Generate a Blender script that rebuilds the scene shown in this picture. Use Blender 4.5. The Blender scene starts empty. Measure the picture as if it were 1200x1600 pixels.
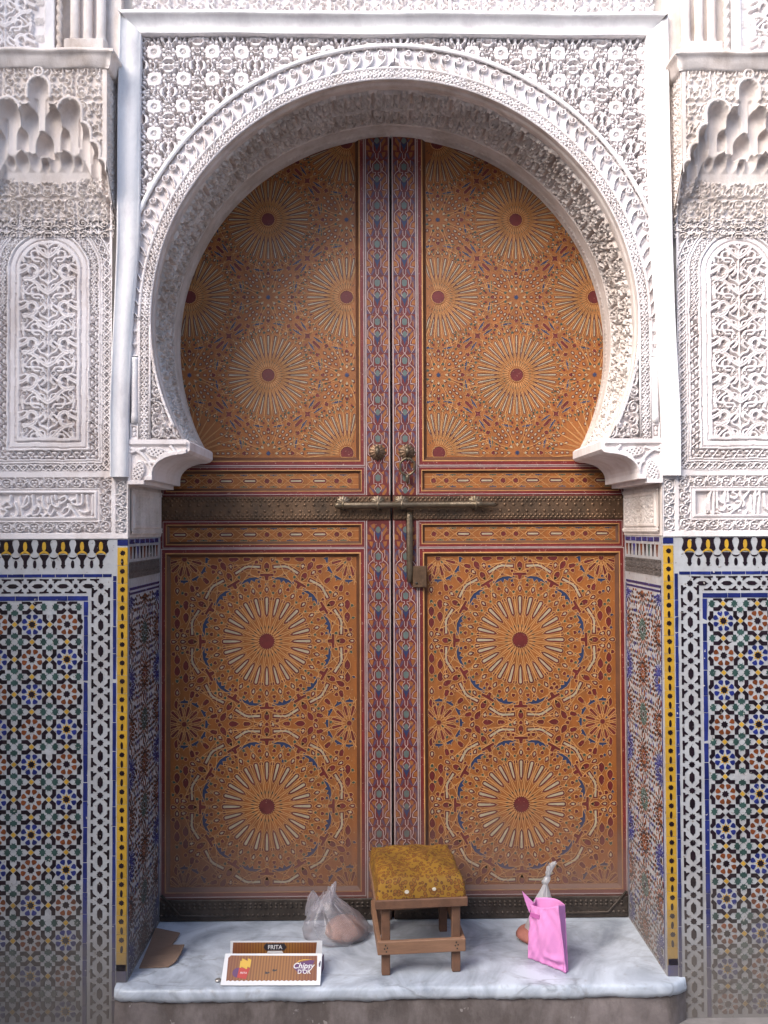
import bpy, bmesh, math, random
import numpy as np
from mathutils import Matrix, Vector
random.seed(7); rng = np.random.default_rng(7)
S = bpy.context.scene; COL = S.collection
PI = math.pi; R = math.radians

# ------------------------------------------------------------------ camera, sky, sun, exposure
cam = bpy.data.cameras.new('camera'); cam_o = bpy.data.objects.new('camera', cam); COL.objects.link(cam_o)
cam.sensor_fit = 'HORIZONTAL'; cam.sensor_width = 36.0; cam.lens = 36.0*1290/1200; cam.clip_end = 400; cam.clip_start = .05
yaw, pit, rol = .0136, .021, -.0037
fw = Vector((math.sin(yaw)*math.cos(pit), math.cos(yaw)*math.cos(pit), math.sin(pit)))
rt = Vector((math.cos(yaw), -math.sin(yaw), 0)); up = rt.cross(fw)
r2 = rt*math.cos(rol)+up*math.sin(rol); u2 = -rt*math.sin(rol)+up*math.cos(rol)
m = Matrix((r2, u2, -fw)).transposed().to_4x4(); m.translation = Vector((-.1003, -3.49, 1.8805))
cam_o.matrix_world = m
S.camera = cam_o
SUN_EL, SUN_AZ = R(40), R(-45)          # azimuth measured from -Y (the street side) towards -X when negative
sd = Vector((math.sin(SUN_AZ)*math.cos(SUN_EL), -math.cos(SUN_AZ)*math.cos(SUN_EL), math.sin(SUN_EL)))   # towards the sun
W = bpy.data.worlds.new('World'); S.world = W; W.use_nodes = True
wn = W.node_tree.nodes; wn.clear()
sky = wn.new('ShaderNodeTexSky'); sky.sky_type = 'NISHITA'; sky.sun_disc = False
sky.sun_elevation = SUN_EL; sky.sun_rotation = math.atan2(sd.x, sd.y); sky.air_density = 1.0; sky.dust_density = 2.5; sky.ozone_density = 1.2
bg = wn.new('ShaderNodeBackground'); bg.inputs[1].default_value = .105
wo = wn.new('ShaderNodeOutputWorld')
W.node_tree.links.new(sky.outputs[0], bg.inputs[0]); W.node_tree.links.new(bg.outputs[0], wo.inputs[0])
sun = bpy.data.lights.new('sun', 'SUN'); sun.energy = 1.35; sun.angle = R(48); sun.color = (1.0, .95, .89)
sun_o = bpy.data.objects.new('sun', sun); COL.objects.link(sun_o); sun_o.location = (-3, -5, 8)
sun_o.rotation_euler = (-sd).to_track_quat('-Z', 'Y').to_euler()
vs = S.view_settings; vs.view_transform = 'Standard'; vs.look = 'None'; vs.gamma = 1; vs.use_curve_mapping = False; vs.exposure = 1.9

# ------------------------------------------------------------------ materials
def nodemat(name):
    mt = bpy.data.materials.new(name); mt.use_nodes = True
    nt = mt.node_tree; return mt, nt, nt.nodes, nt.links, nt.nodes['Principled BSDF']
def M(name, col, rough=.6, metal=0., var=.12, vs_=9., bump=0., bs=70., objvar=0., dust=None, stain=None, spec=.5, stretch=None, fleck=None):
    mt, nt, N, L, B = nodemat(name)
    geo = N.new('ShaderNodeNewGeometry')
    src = geo.outputs['Position']
    if stretch:
        mp = N.new('ShaderNodeMapping'); mp.inputs['Scale'].default_value = stretch; L.new(src, mp.inputs[0]); nsrc = mp.outputs[0]
    else: nsrc = src
    nz = N.new('ShaderNodeTexNoise'); nz.inputs['Scale'].default_value = vs_; nz.inputs['Detail'].default_value = 6; nz.inputs['Roughness'].default_value = .65
    L.new(nsrc, nz.inputs['Vector'])
    mr = N.new('ShaderNodeMapRange'); mr.inputs[1].default_value = .3; mr.inputs[2].default_value = .7
    mr.inputs[3].default_value = 1-var; mr.inputs[4].default_value = 1+var*.8; L.new(nz.outputs['Fac'], mr.inputs[0])
    val = mr.outputs[0]
    if objvar:
        oi = N.new('ShaderNodeObjectInfo'); m2 = N.new('ShaderNodeMapRange'); m2.inputs[3].default_value = 1-objvar; m2.inputs[4].default_value = 1+objvar
        L.new(oi.outputs['Random'], m2.inputs[0]); mm = N.new('ShaderNodeMath'); mm.operation = 'MULTIPLY'
        L.new(val, mm.inputs[0]); L.new(m2.outputs[0], mm.inputs[1]); val = mm.outputs[0]
    hs = N.new('ShaderNodeHueSaturation'); hs.inputs['Color'].default_value = (*col, 1); L.new(val, hs.inputs['Value'])
    out = hs.outputs[0]
    def mixin(out, fac, c):
        mx = N.new('ShaderNodeMix'); mx.data_type = 'RGBA'; L.new(fac, mx.inputs[0]); L.new(out, mx.inputs[6]); mx.inputs[7].default_value = (*c, 1)
        return mx.outputs[2]
    if stain:                                             # (colour, scale, low, high, max)
        c, sc, lo, hi, mxv = stain
        n3 = N.new('ShaderNodeTexNoise'); n3.inputs['Scale'].default_value = sc; n3.inputs['Detail'].default_value = 8; n3.inputs['Roughness'].default_value = .7
        mp3 = N.new('ShaderNodeMapping'); mp3.inputs['Scale'].default_value = (1, 1, .45); mp3.inputs['Location'].default_value = (3.1, 7.7, 1.3); L.new(src, mp3.inputs[0]); L.new(mp3.outputs[0], n3.inputs['Vector'])
        r3 = N.new('ShaderNodeMapRange'); r3.inputs[1].default_value = lo; r3.inputs[2].default_value = hi; r3.inputs[4].default_value = mxv; L.new(n3.outputs['Fac'], r3.inputs[0])
        out = mixin(out, r3.outputs[0], c)
    if fleck:                                             # small chips (colour, scale, threshold)
        c, sc, th = fleck
        n4 = N.new('ShaderNodeTexNoise'); n4.inputs['Scale'].default_value = sc; n4.inputs['Detail'].default_value = 3; L.new(src, n4.inputs['Vector'])
        r4 = N.new('ShaderNodeMapRange'); r4.inputs[1].default_value = th; r4.inputs[2].default_value = th+.03; r4.inputs[4].default_value = .85; L.new(n4.outputs['Fac'], r4.inputs[0])
        out = mixin(out, r4.outputs[0], c)
    rgh = None
    if dust:                                              # (z full, z none, colour, max, noise amp): trodden-in street grime
        z0, z1, c, mxv, amp = dust
        sp = N.new('ShaderNodeSeparateXYZ'); L.new(src, sp.inputs[0])
        n2 = N.new('ShaderNodeTexNoise'); n2.inputs['Scale'].default_value = 5; n2.inputs['Detail'].default_value = 8; n2.inputs['Roughness'].default_value = .7; L.new(src, n2.inputs['Vector'])
        ma = N.new('ShaderNodeMath'); ma.operation = 'MULTIPLY_ADD'; L.new(n2.outputs['Fac'], ma.inputs[0]); ma.inputs[1].default_value = amp; L.new(sp.outputs[2], ma.inputs[2])
        r2_ = N.new('ShaderNodeMapRange'); r2_.interpolation_type = 'SMOOTHSTEP'; r2_.inputs[1].default_value = z0+amp*.5; r2_.inputs[2].default_value = z1+amp*.5; r2_.inputs[3].default_value = mxv; r2_.inputs[4].default_value = 0
        L.new(ma.outputs[0], r2_.inputs[0]); out = mixin(out, r2_.outputs[0], c)
        mr5 = N.new('ShaderNodeMapRange'); mr5.inputs[3].default_value = rough; mr5.inputs[4].default_value = .85; L.new(r2_.outputs[0], mr5.inputs[0]); rgh = mr5.outputs[0]
    L.new(out, B.inputs['Base Color'])
    if rgh: L.new(rgh, B.inputs['Roughness'])
    else: B.inputs['Roughness'].default_value = rough
    B.inputs['Metallic'].default_value = metal; B.inputs['Specular IOR Level'].default_value = spec
    if bump:
        nb = N.new('ShaderNodeTexNoise'); nb.inputs['Scale'].default_value = bs; nb.inputs['Detail'].default_value = 5; L.new(nsrc, nb.inputs['Vector'])
        bp = N.new('ShaderNodeBump'); bp.inputs['Strength'].default_value = bump; bp.inputs['Distance'].default_value = .004
        L.new(nb.outputs['Fac'], bp.inputs['Height']); L.new(bp.outputs[0], B.inputs['Normal'])
    return mt
GR = (.17, .15, .135)
ZD = (-.15, .50, GR, .80, .55)
stucco = M('stucco', (.75, .70, .70), .9, var=.10, vs_=3, bump=.25, bs=160, stain=((.45, .36, .32), 5.5, .46, .72, .65), spec=.25)
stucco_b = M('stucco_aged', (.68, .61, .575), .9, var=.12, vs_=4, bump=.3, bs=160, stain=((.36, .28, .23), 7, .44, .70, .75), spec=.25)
limewash = M('limewash', (.80, .77, .765), .85, var=.10, vs_=4, bump=.5, bs=45, stain=((.44, .39, .41), 5, .46, .75, .7), spec=.2)
wallpl = M('plain_plaster', (.5, .46, .43), .92, var=.15, vs_=3, bump=.4, bs=40)
WD = (-.05, .72, (.15, .10, .085), .70, .85)
orange = M('orange_paint', (.27, .088, .016), .5, var=.22, vs_=7, bump=.3, bs=120, dust=WD, stain=((.20, .085, .03), 9, .5, .75, .5), stretch=(4, 4, 1), fleck=((.33, .2, .1), 90, .68))
lineo = M('pale_orange_line', (.46, .235, .085), .5, var=.2, vs_=25, dust=WD)
redp = M('dark_red_paint', (.115, .012, .011), .5, var=.3, vs_=14, dust=WD, fleck=((.3, .16, .12), 120, .67))
redb = M('rail_red_paint', (.14, .012, .011), .45, var=.3, vs_=12, dust=WD, stretch=(1, 1, 1), fleck=((.36, .22, .17), 110, .66))
whitep = M('bone_white_paint', (.35, .29, .195), .45, var=.18, vs_=30, dust=(.02, .5, (.2, .18, .16), .6, .35))
bluep = M('blue_paint', (.016, .030, .085), .5, var=.25, vs_=20, dust=WD)
greenp = M('green_paint', (.030, .062, .050), .5, var=.25, vs_=20, dust=WD)
violet = M('violet_paint', (.075, .045, .085), .55, var=.3, vs_=25, dust=WD)
teal = M('teal_paint', (.095, .125, .115), .55, var=.25, vs_=25, dust=WD)
wlinep = M('white_line_paint', (.40, .31, .29), .5, var=.2, vs_=25, dust=(.02, .5, (.25, .2, .2), .7, .35))
brown = M('brown_moulding', (.10, .038, .018), .5, var=.3, vs_=12, dust=WD)
darkp = M('dark_groove_paint', (.03, .025, .02), .6, var=.3)
bronze = M('aged_bronze', (.16, .098, .06), .48, metal=.75, var=.35, vs_=10, bump=.35, bs=60, stain=((.06, .05, .04), 8, .45, .7, .7))
bronze_d = M('dark_kick_plate', (.07, .055, .045), .55, metal=.6, var=.4, vs_=10, bump=.35, bs=60, stain=((.14, .12, .11), 9, .5, .75, .6))
brass = M('worn_brass', (.15, .115, .08), .45, metal=.75, var=.3, vs_=30, bump=.4, bs=90, stain=((.12, .09, .05), 25, .5, .7, .8))
zw = M('white_glaze', (.40, .41, .43), .18, var=.10, vs_=14, bump=.45, bs=38, dust=ZD, stain=((.30, .28, .28), 9, .46, .72, .7), fleck=((.22, .19, .17), 55, .65))
zk = M('aubergine_glaze', (.012, .006, .010), .22, var=.3, vs_=20, bump=.2, bs=60, objvar=.3, dust=ZD, fleck=((.4, .37, .34), 55, .70), spec=.32)
zb = M('cobalt_glaze', (.014, .022, .13), .18, var=.35, vs_=20, bump=.2, bs=60, objvar=.3, dust=ZD, fleck=((.45, .43, .43), 45, .68), spec=.32)
zy = M('yellow_glaze', (.48, .28, .025), .3, var=.2, vs_=12, bump=.2, bs=60, objvar=.08, dust=ZD, stain=((.36, .2, .03), 8, .5, .75, .5))
zr = M('honey_brown_glaze', (.15, .042, .013), .18, var=.3, vs_=20, bump=.2, bs=60, objvar=.25, dust=ZD, spec=.32)
zg = M('green_glaze', (.030, .065, .058), .18, var=.3, vs_=20, bump=.2, bs=60, objvar=.25, dust=ZD, fleck=((.4, .37, .34), 50, .66), spec=.32)

# ------------------------------------------------------------------ object helpers
BASE = {}
def tag(o, label=None, cat=None, group=None, kind=None):
    if label: o['label'] = label
    if cat: o['category'] = cat
    if group: o['group'] = group
    if kind: o['kind'] = kind
    return o
def thing(name, loc, label, cat, group=None, kind=None):
    o = bpy.data.objects.new(name, None); COL.objects.link(o); o.location = loc; o.empty_display_size = .1
    BASE[o.name] = Vector(loc); return tag(o, label, cat, group, kind)
def link(o, parent=None):
    COL.objects.link(o)
    if parent is not None:
        o.parent = parent
        if parent.name in BASE: o.matrix_parent_inverse = Matrix.Translation(-BASE[parent.name])
    return o
def obj(name, me, parent=None, kind=None):
    o = bpy.data.objects.new(name, me); link(o, parent)
    if kind: o['kind'] = kind
    return o
def addm(me, mats):
    for x in (mats if isinstance(mats, (list, tuple)) else [mats]): me.materials.append(x)
def pymesh(name, v, f, mats, fm=None, smooth=False):
    me = bpy.data.meshes.new(name); me.from_pydata([tuple(p) for p in v], [], f); addm(me, mats)
    if fm is not None: me.polygons.foreach_set('material_index', fm)
    if smooth: me.polygons.foreach_set('use_smooth', [True]*len(me.polygons))
    me.update(); return me
def grid_mesh(name, P, mat, mask=None, flip=False, smooth=True):
    """P: (n,m,3) grid -> quads; faces kept where mask (n-1,m-1)"""
    n, k = P.shape[:2]
    idx = np.arange(n*k).reshape(n, k)
    q = np.stack([idx[:-1, :-1], idx[1:, :-1], idx[1:, 1:], idx[:-1, 1:]], -1)
    q = q[mask] if mask is not None else q.reshape(-1, 4)
    if flip: q = q[:, ::-1]
    V = P.reshape(-1, 3)
    used = np.unique(q); rm = np.full(len(V), -1, np.int64); rm[used] = np.arange(len(used)); V = V[used]; q = rm[q]
    me = bpy.data.meshes.new(name)
    me.vertices.add(len(V)); me.vertices.foreach_set('co', np.ascontiguousarray(V, np.float32).ravel())
    me.loops.add(q.size); me.loops.foreach_set('vertex_index', np.ascontiguousarray(q, np.int32).ravel())
    me.polygons.add(len(q)); me.polygons.foreach_set('loop_start', np.arange(0, q.size, 4, dtype=np.int32))
    me.update(calc_edges=True)
    if smooth: me.polygons.foreach_set('use_smooth', np.ones(len(q), bool))
    addm(me, mat); me.update(); return me
def bev(bm, w, seg=1):
    bmesh.ops.bevel(bm, geom=bm.edges[:], offset=w, segments=seg, affect='EDGES', profile=.6)
def boxmesh(name, x0, x1, y0, y1, z0, z1, mat, b=.004, seg=1):
    bm = bmesh.new(); bmesh.ops.create_cube(bm, size=1)
    for v in bm.verts: v.co = Vector(((x0+x1)/2+v.co.x*(x1-x0), (y0+y1)/2+v.co.y*(y1-y0), (z0+z1)/2+v.co.z*(z1-z0)))
    if b: bev(bm, b, seg)
    me = bpy.data.meshes.new(name); bm.to_mesh(me); bm.free(); addm(me, mat); return me
def box(name, x0, x1, y0, y1, z0, z1, mat, parent=None, b=.004, kind=None):
    if x1 < x0: x0, x1 = x1, x0
    return obj(name, boxmesh(name, x0, x1, y0, y1, z0, z1, mat, b), parent, kind)
def tubemesh(name, path, rad, mat, n=8, cap=True, flat=None):
    path = [Vector(p) for p in path]; v = []; f = []
    rad = rad if isinstance(rad, (list, tuple)) else [rad]*len(path)
    ref = Vector((0, 1, 0)) if abs((path[-1]-path[0]).normalized().y) < .8 else Vector((1, 0, 0))
    for i, p in enumerate(path):
        t = (path[min(i+1, len(path)-1)]-path[max(i-1, 0)]).normalized()
        a = t.cross(ref).normalized(); b = a.cross(t).normalized()
        for k in range(n):
            an = 2*PI*k/n; v.append(p+a*math.cos(an)*rad[i]+b*math.sin(an)*rad[i]*(flat or 1))
    for i in range(len(path)-1):
        for k in range(n):
            k2 = (k+1) % n; f.append((i*n+k, i*n+k2, (i+1)*n+k2, (i+1)*n+k))
    if cap: f.append(tuple(range(n))[::-1]); f.append(tuple((len(path)-1)*n+k for k in range(n)))
    return pymesh(name, v, f, mat, smooth=True)
def lathemesh(name, prof, mat, n=16, axis='Z', origin=(0, 0, 0), smooth=True):
    v = []; f = []; ox = Vector(origin)
    for (r, h) in prof:
        for k in range(n):
            a = 2*PI*k/n; c, s_ = r*math.cos(a), r*math.sin(a)
            v.append(ox+(Vector((c, s_, h)) if axis == 'Z' else Vector((c, -h, s_)) if axis == 'Y' else Vector((h, c, s_))))
    for i in range(len(prof)-1):
        for k in range(n):
            k2 = (k+1) % n; f.append((i*n+k, i*n+k2, (i+1)*n+k2, (i+1)*n+k))
    f.append(tuple(range(n))[::-1]); f.append(tuple((len(prof)-1)*n+k for k in range(n)))
    me = pymesh(name, v, f, mat, smooth=smooth)
    bm = bmesh.new(); bm.from_mesh(me); bmesh.ops.recalc_face_normals(bm, faces=bm.faces[:]); bm.to_mesh(me); bm.free(); return me

# -------- flat pieces in the wall's own (x, z) plane, standing proud towards -Y
def area(p): return .5*sum(p[i][0]*p[(i+1) % len(p)][1]-p[(i+1) % len(p)][0]*p[i][1] for i in range(len(p)))
def ccw(p): return list(p) if area(p) > 0 else list(p)[::-1]
def offs(p, d):
    n = len(p); out = []
    for i in range(n):
        a, b, c = p[i-1], p[i], p[(i+1) % n]
        e1 = (b[0]-a[0], b[1]-a[1]); e2 = (c[0]-b[0], c[1]-b[1])
        l1 = math.hypot(*e1) or 1e-9; l2 = math.hypot(*e2) or 1e-9
        n1 = (-e1[1]/l1, e1[0]/l1); n2 = (-e2[1]/l2, e2[0]/l2)
        k = max(.35, 1+n1[0]*n2[0]+n1[1]*n2[1])
        out.append((b[0]+(n1[0]+n2[0])*d/k, b[1]+(n1[1]+n2[1])*d/k))
    return out
def rings_geo(poly, rings, cap, v, f, fm, xf=lambda p: p, y0=0.):
    """rings: [(inset, height, material index of the band from the ring before)], cap material index"""
    poly = ccw(poly); n = len(poly); base = len(v)
    for i, (d, h, mi) in enumerate(rings):
        for p in (offs(poly, d) if d else poly):
            q = xf(p); v.append((q[0], y0-h, q[1]))
        if i:
            for k in range(n):
                k2 = (k+1) % n; a = base+(i-1)*n
                f.append((a+k, a+k2, a+n+k2, a+n+k)); fm.append(mi)
    a = base+(len(rings)-1)*n
    f.append(tuple(range(a, a+n))); fm.append(cap)
def piecemesh(name, poly, rings, cap, mats):
    v, f, fm = [], [], []; rings_geo(poly, rings, cap, v, f, fm); return pymesh(name, v, f, mats, fm)
def rot(p, a): c, s_ = math.cos(a), math.sin(a); return (p[0]*c-p[1]*s_, p[0]*s_+p[1]*c)
def clip_rect(poly, x0, x1, z0, z1):
    for ax, lim, sg in ((0, x0, 1), (0, x1, -1), (1, z0, 1), (1, z1, -1)):
        out = []; n = len(poly)
        for i in range(n):
            a, b = poly[i-1], poly[i]; ia = sg*(a[ax]-lim) >= 0; ib = sg*(b[ax]-lim) >= 0
            if ia != ib:
                t = (lim-a[ax])/(b[ax]-a[ax]); out.append((a[0]+(b[0]-a[0])*t, a[1]+(b[1]-a[1])*t))
            if ib: out.append(b)
        poly = out
        if len(poly) < 3: return []
    return poly
class Kit:
    """lays pieces of given outlines on a panel: shared meshes, clipped at the panel's edge"""
    def __init__(s, parent, rect, y, keep=None): s.p = parent; s.rect = rect; s.y = y; s.cache = {}; s.keep = keep; s.st = {}; s.occ = None; s.C = .0035; s.tilt = 0.
    def put(s, name, poly, x, z, a, rings, cap, mats, mn=.35, mirror=False):
        if mirror: poly = [(-q[0], q[1]) for q in poly]
        poly = ccw(poly); x0, x1, z0, z1 = s.rect
        if s.keep and not s.keep(x, z): return
        W = [rot(q, a) for q in poly]; W = [(q[0]+x, q[1]+z) for q in W]
        if s.occ is not None:
            cells = s.cells(W)
            if not cells or sum(c in s.occ for c in cells) > .10*len(cells): return
            s.occ |= cells
        inside = all(x0 <= q[0] <= x1 and z0 <= q[1] <= z1 for q in W)
        if inside:
            key = (name, tuple(poly), cap, tuple(rings), tuple(q.name for q in mats))
            me = s.cache.get(key)
            if me is None: me = s.cache[key] = piecemesh(name, poly, rings, cap, mats)
            o = bpy.data.objects.new(name, me); link(o, s.p); o.location = (x, s.y, z); o.rotation_euler = (random.gauss(0, s.tilt), -a, random.gauss(0, s.tilt)); return o
        C = clip_rect(W, x0, x1, z0, z1)
        if len(C) >= 3 and abs(area(C)) > mn*abs(area(poly)):
            C = [(q[0]-x, q[1]-z) for q in C]
            D = []
            for q in C:
                if not D or math.hypot(q[0]-D[-1][0], q[1]-D[-1][1]) > .0012: D.append(q)
            if len(D) < 3: return
            if abs(area(D))/sum(math.hypot(D[k][0]-D[k-1][0], D[k][1]-D[k-1][1]) for k in range(len(D))) < .0032: return
            if min(math.hypot(D[k][0]-D[k-1][0], D[k][1]-D[k-1][1]) for k in range(len(D))) < .0045: rings = [(min(r_[0], .0004*(i_ > 0)*(1+i_*.3)), r_[1], r_[2]) for i_, r_ in enumerate(rings)]
            me = piecemesh(name, D, rings, cap, mats); o = bpy.data.objects.new(name, me); link(o, s.p); o.location = (x, s.y, z); return o
    def cells(s, W):
        c = s.C; xs = [q[0] for q in W]; zs = [q[1] for q in W]; out = set(); n = len(W)
        for i in range(int(math.floor(min(xs)/c)), int(max(xs)/c)+2):
            for j in range(int(math.floor(min(zs)/c)), int(max(zs)/c)+2):
                x, z = i*c, j*c; ins = False
                for k in range(n):
                    a, b = W[k-1], W[k]
                    if (a[1] > z) != (b[1] > z) and x < (b[0]-a[0])*(z-a[1])/(b[1]-a[1])+a[0]: ins = not ins
                if ins: out.add((i, j))
        return out
    def stuff(s, name, poly, x, z, a, rings, cap, mats):
        """pieces too small to pick apart: joined into one part per name"""
        x0, x1, z0, z1 = s.rect
        if not (x0+.004 < x < x1-.004 and z0+.004 < z < z1-.004): return
        if s.keep and not s.keep(x, z): return
        W = [rot(q, a) for q in ccw(poly)]; W = clip_rect([(q[0]+x, q[1]+z) for q in W], x0, x1, z0, z1)
        if len(W) < 3 or abs(area(W)) < .3*abs(area(poly)): return
        if s.occ is not None and name == 'small_inlay': s.occ |= s.cells(W)
        d = s.st.setdefault(name, ([], [], [], [])); ids = []
        for q in mats:
            if q not in d[3]: d[3].append(q)
            ids.append(d[3].index(q))
        rings_geo(W, [(r_[0], r_[1], ids[r_[2]]) for r_ in rings], ids[cap], d[0], d[1], d[2], y0=s.y)
    def sline(s, pts, w, cx, cz):
        for i in range(len(pts)-1):
            s.nl = getattr(s, 'nl', 0)+1; mx, mz = (pts[i][0]+pts[i+1][0])/2, (pts[i][1]+pts[i+1][1])/2
            q = strip_poly([(pts[i][0]-mx, pts[i][1]-mz), (pts[i+1][0]-mx, pts[i+1][1]-mz)], w)
            s.stuff('strap_line', q, cx+mx, cz+mz, 0, [(0, -.001, 0), (.0003, .0012+.00003*(s.nl % 23), 0)], 0, [lineo])
    def flush(s):
        for nm, (v, f, fm, mats) in s.st.items():
            if v: obj(nm, pymesh(nm, v, f, mats, fm), s.p, 'stuff')
        s.st = {}
def star(n, r1, r2, a0=0.): return [((r1 if k % 2 == 0 else r2)*math.cos(a0+PI*k/n), (r1 if k % 2 == 0 else r2)*math.sin(a0+PI*k/n)) for k in range(2*n)]
def ell(a, b, n=10): return [(a*math.cos(2*PI*k/n), b*math.sin(2*PI*k/n)) for k in range(n)]
def almond(l, w, n=4):
    up_ = [(w*math.sin(PI*k/(2*n))**.8, l*math.cos(PI*k/(2*n))) for k in range(n+1)]
    r_ = [(x, z) for x, z in up_]+[(x, -z) for x, z in up_[::-1][1:]]
    return r_+[(-x, z) for x, z in r_[::-1]][1:-1]
def rect(w, h): return [(-w, -h), (w, -h), (w, h), (-w, h)]

# -------- relief functions (all numpy)
def sm(d, w, e): t = np.clip((w-d)/(e*.45)+.5, 0, 1); return t*t*(3-2*t)
def seg(x, z, a, b):
    ax, az = a; bx, bz = b; dx, dz = bx-ax, bz-az
    t = np.clip(((x-ax)*dx+(z-az)*dz)/(dx*dx+dz*dz+1e-12), 0, 1); return np.hypot(x-ax-t*dx, z-az-t*dz)
def pline(x, z, pts):
    d = seg(x, z, pts[0], pts[1])
    for i in range(1, len(pts)-1): d = np.minimum(d, seg(x, z, pts[i], pts[i+1]))
    return d
def smoothpts(pts, n=5):
    P = [np.array(p, float) for p in pts]; out = []
    for i in range(len(P)-1):
        p0 = P[max(i-1, 0)]; p1 = P[i]; p2 = P[i+1]; p3 = P[min(i+2, len(P)-1)]
        for k in range(n):
            t = k/n; out.append(tuple(.5*((2*p1)+(-p0+p2)*t+(2*p0-5*p1+4*p2-p3)*t*t+(-p0+3*p1-3*p2+p3)*t**3)))
    out.append(tuple(P[-1])); return out
def spiral(cx, cz, r0, turns, a0, n=18, r1=.15):
    return [(cx+r0*(1-(1-r1)*k/n)*math.cos(a0+turns*2*PI*k/n), cz+r0*(1-(1-r1)*k/n)*math.sin(a0+turns*2*PI*k/n)) for k in range(n+1)]
def wob(x, z, a=.0016): return x+a*np.sin(z*31+x*7)+a*.6*np.sin(z*83+1.3), z+a*np.sin(x*29+z*5)+a*.6*np.sin(x*77+.4)
def lownoise(x, z, s=1.): return (np.sin(x*9.1*s+z*4.3*s)+np.sin(x*-5.7*s+z*11.3*s+1.7)+np.sin(x*17.9*s+z*13.1*s+.6)*.6)/2.6

def pat_spandrel(x, z):
    x, z = wob(x, z, .0014)
    P, Q = .1235, .1175
    i = np.floor((x+.84)/P+.5); j = np.floor((z-3.862)/Q+.5)
    u = (x+.84)/P-i; v = (z-3.862)/Q-j
    sw = ((i+j) % 2) > .5
    a = np.where(sw, np.abs(v), np.abs(u)); b = np.where(sw, np.abs(u), np.abs(v))
    r = np.hypot(a, b)+1e-6
    h = np.full_like(a, .90)
    # six-leaved flowers
    ra = np.hypot(a-.5, b-.5); th = np.arctan2(b-.5, a-.5)
    h = np.where(ra < .105, .72, h); h = np.maximum(h, .86*sm(ra-.088*(.62+.46*np.cos(6*th)), 0, .03))
    # scroll leaves cut round with a groove
    for cx, cz, rr in ((.365, .160, .085), (.165, .430, .075)): h = h*(1-.55*sm(np.abs(np.hypot(a-cx, b-cz)-rr), .017, .03))
    for p, q in (((.045, .22), (.07, .45)), ((.11, .17), (.25, .36))): h = h*(1-.55*sm(seg(a, b, p, q), .015, .03))
    # crescents
    cres = (a > b*.5); dr = np.abs(r-.250)-.034*np.clip((a-b*.4)/r, 0, 1)
    h = np.where((dr < .066) & cres, .22, h); h = np.maximum(h, sm(dr, .024, .02)*cres)
    # drilled dark holes
    for cx, cz, w in ((.205, .262, .084), (.300, .250, .034), (0, .400, .046), (.105, .080, .080), (.450, .0, .064)):
        h = h*(1-sm(np.abs(a-cx)*1.1+np.abs(b-cz)*.9, w*1.15, .03))
    h = np.maximum(h, sm(seg(a, b, (0, 0), (0, .17)), .030, .02)*.95)
    return h
def pat_arab(x, z, P=.11, Q=.11):
    """scrolling arabesque: mirrored cells of spirals, stems and split leaves"""
    x, z = wob(x, z, .0012)
    i = np.floor(x/P); j = np.floor(z/Q); u = x/P-i; v = z/Q-j
    u = np.where(i % 2 == 1, 1-u, u); v = np.where(j % 2 == 1, 1-v, v)
    h = np.zeros_like(u)
    for pts, w in ((spiral(.36, .40, .27, 1.35, 1.9), .045), (spiral(.78, .76, .17, -1.2, -1.2), .04), (smoothpts([(0, .02), (.2, .06), (.5, .12), (.68, .35), (.7, .58)]), .042),
                   (smoothpts([(.36, .67), (.2, .78), (.12, 1.0)]), .05), (smoothpts([(.62, .2), (.82, .22), (1.0, .1)]), .05), (smoothpts([(.55, .95), (.4, .88), (.3, .98)]), .04), (smoothpts([(.9, .45), (.98, .55), (.92, .62)]), .035)):
        d = pline(u, v, pts); h = np.maximum(h, sm(d, w, .035)); h = np.where(d < w*.28, h*.82, h)
    for cx, cz in ((.36, .40), (.78, .76), (.14, .72), (.86, .3)):
        d = np.hypot(u-cx, v-cz); h = np.maximum(h, sm(d, .075, .03)); h *= 1-sm(d, .028, .02)
    return h
def pat_braid(s, v, k):
    """two-strand plait over v in [-1,1], s along"""
    a = .72*np.sin(s*k); b = -a
    sl = np.sqrt(1+(.72*np.cos(s*k)*1.3)**2)
    h = np.maximum(sm(np.abs(v-a)/sl, .20, .16), sm(np.abs(v-b)/sl, .20, .16)*.92)
    c = .72*np.sin(s*k+PI/2); h = np.maximum(h, np.maximum(sm(np.abs(v-c)/sl, .15, .14), sm(np.abs(v+c)/sl, .15, .14))*.8)
    return h
def pat_net(s, v, per):
    """star-net band: v in [-1,1]"""
    u = (s/per) % 1.0; a = np.abs(u-.5)*2
    h = np.zeros_like(a)
    for p, q in (((0, -1), (1, .6)), ((0, 1), (1, -.6)), ((.0, .1), (.55, 1)), ((0, -.1), (.55, -1)), ((.45, -.5), (.45, .5)), ((.45, .5), (1, 1)), ((.45, -.5), (1, -1)), ((1, -.3), (.7, 0)), ((1, .3), (.7, 0)), ((.0, .45), (.3, 0)), ((0, -.45), (.3, 0))):
        h = np.maximum(h, sm(seg(a*.9, v, (p[0]*.9, p[1]), (q[0]*.9, q[1])), .085, .10))
    return h
def pat_vine(s, v, per):
    """undulating stem with trefoils in roundels, v in [-1,1], s/per*2 = local scale"""
    j = np.floor(s/per); u = (s/per-j-.5)*2*per/.05; sg = np.where(j % 2 == 0, 1, -1)
    r = np.hypot(u, v)
    h = sm(np.abs(r-.80), .11, .10)
    for a in (PI/2, PI/2+2.1, PI/2-2.1):
        d = np.hypot(u-.33*np.cos(a), v-.33*np.sin(a)*sg); h = np.maximum(h, sm(d, .24, .10))
    h = np.maximum(h, sm(np.abs(np.abs(u)-1.05+.25*v*sg), .10, .1)*(r > .8)); h *= 1-.8*sm(r, .10, .08)
    return h
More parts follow.
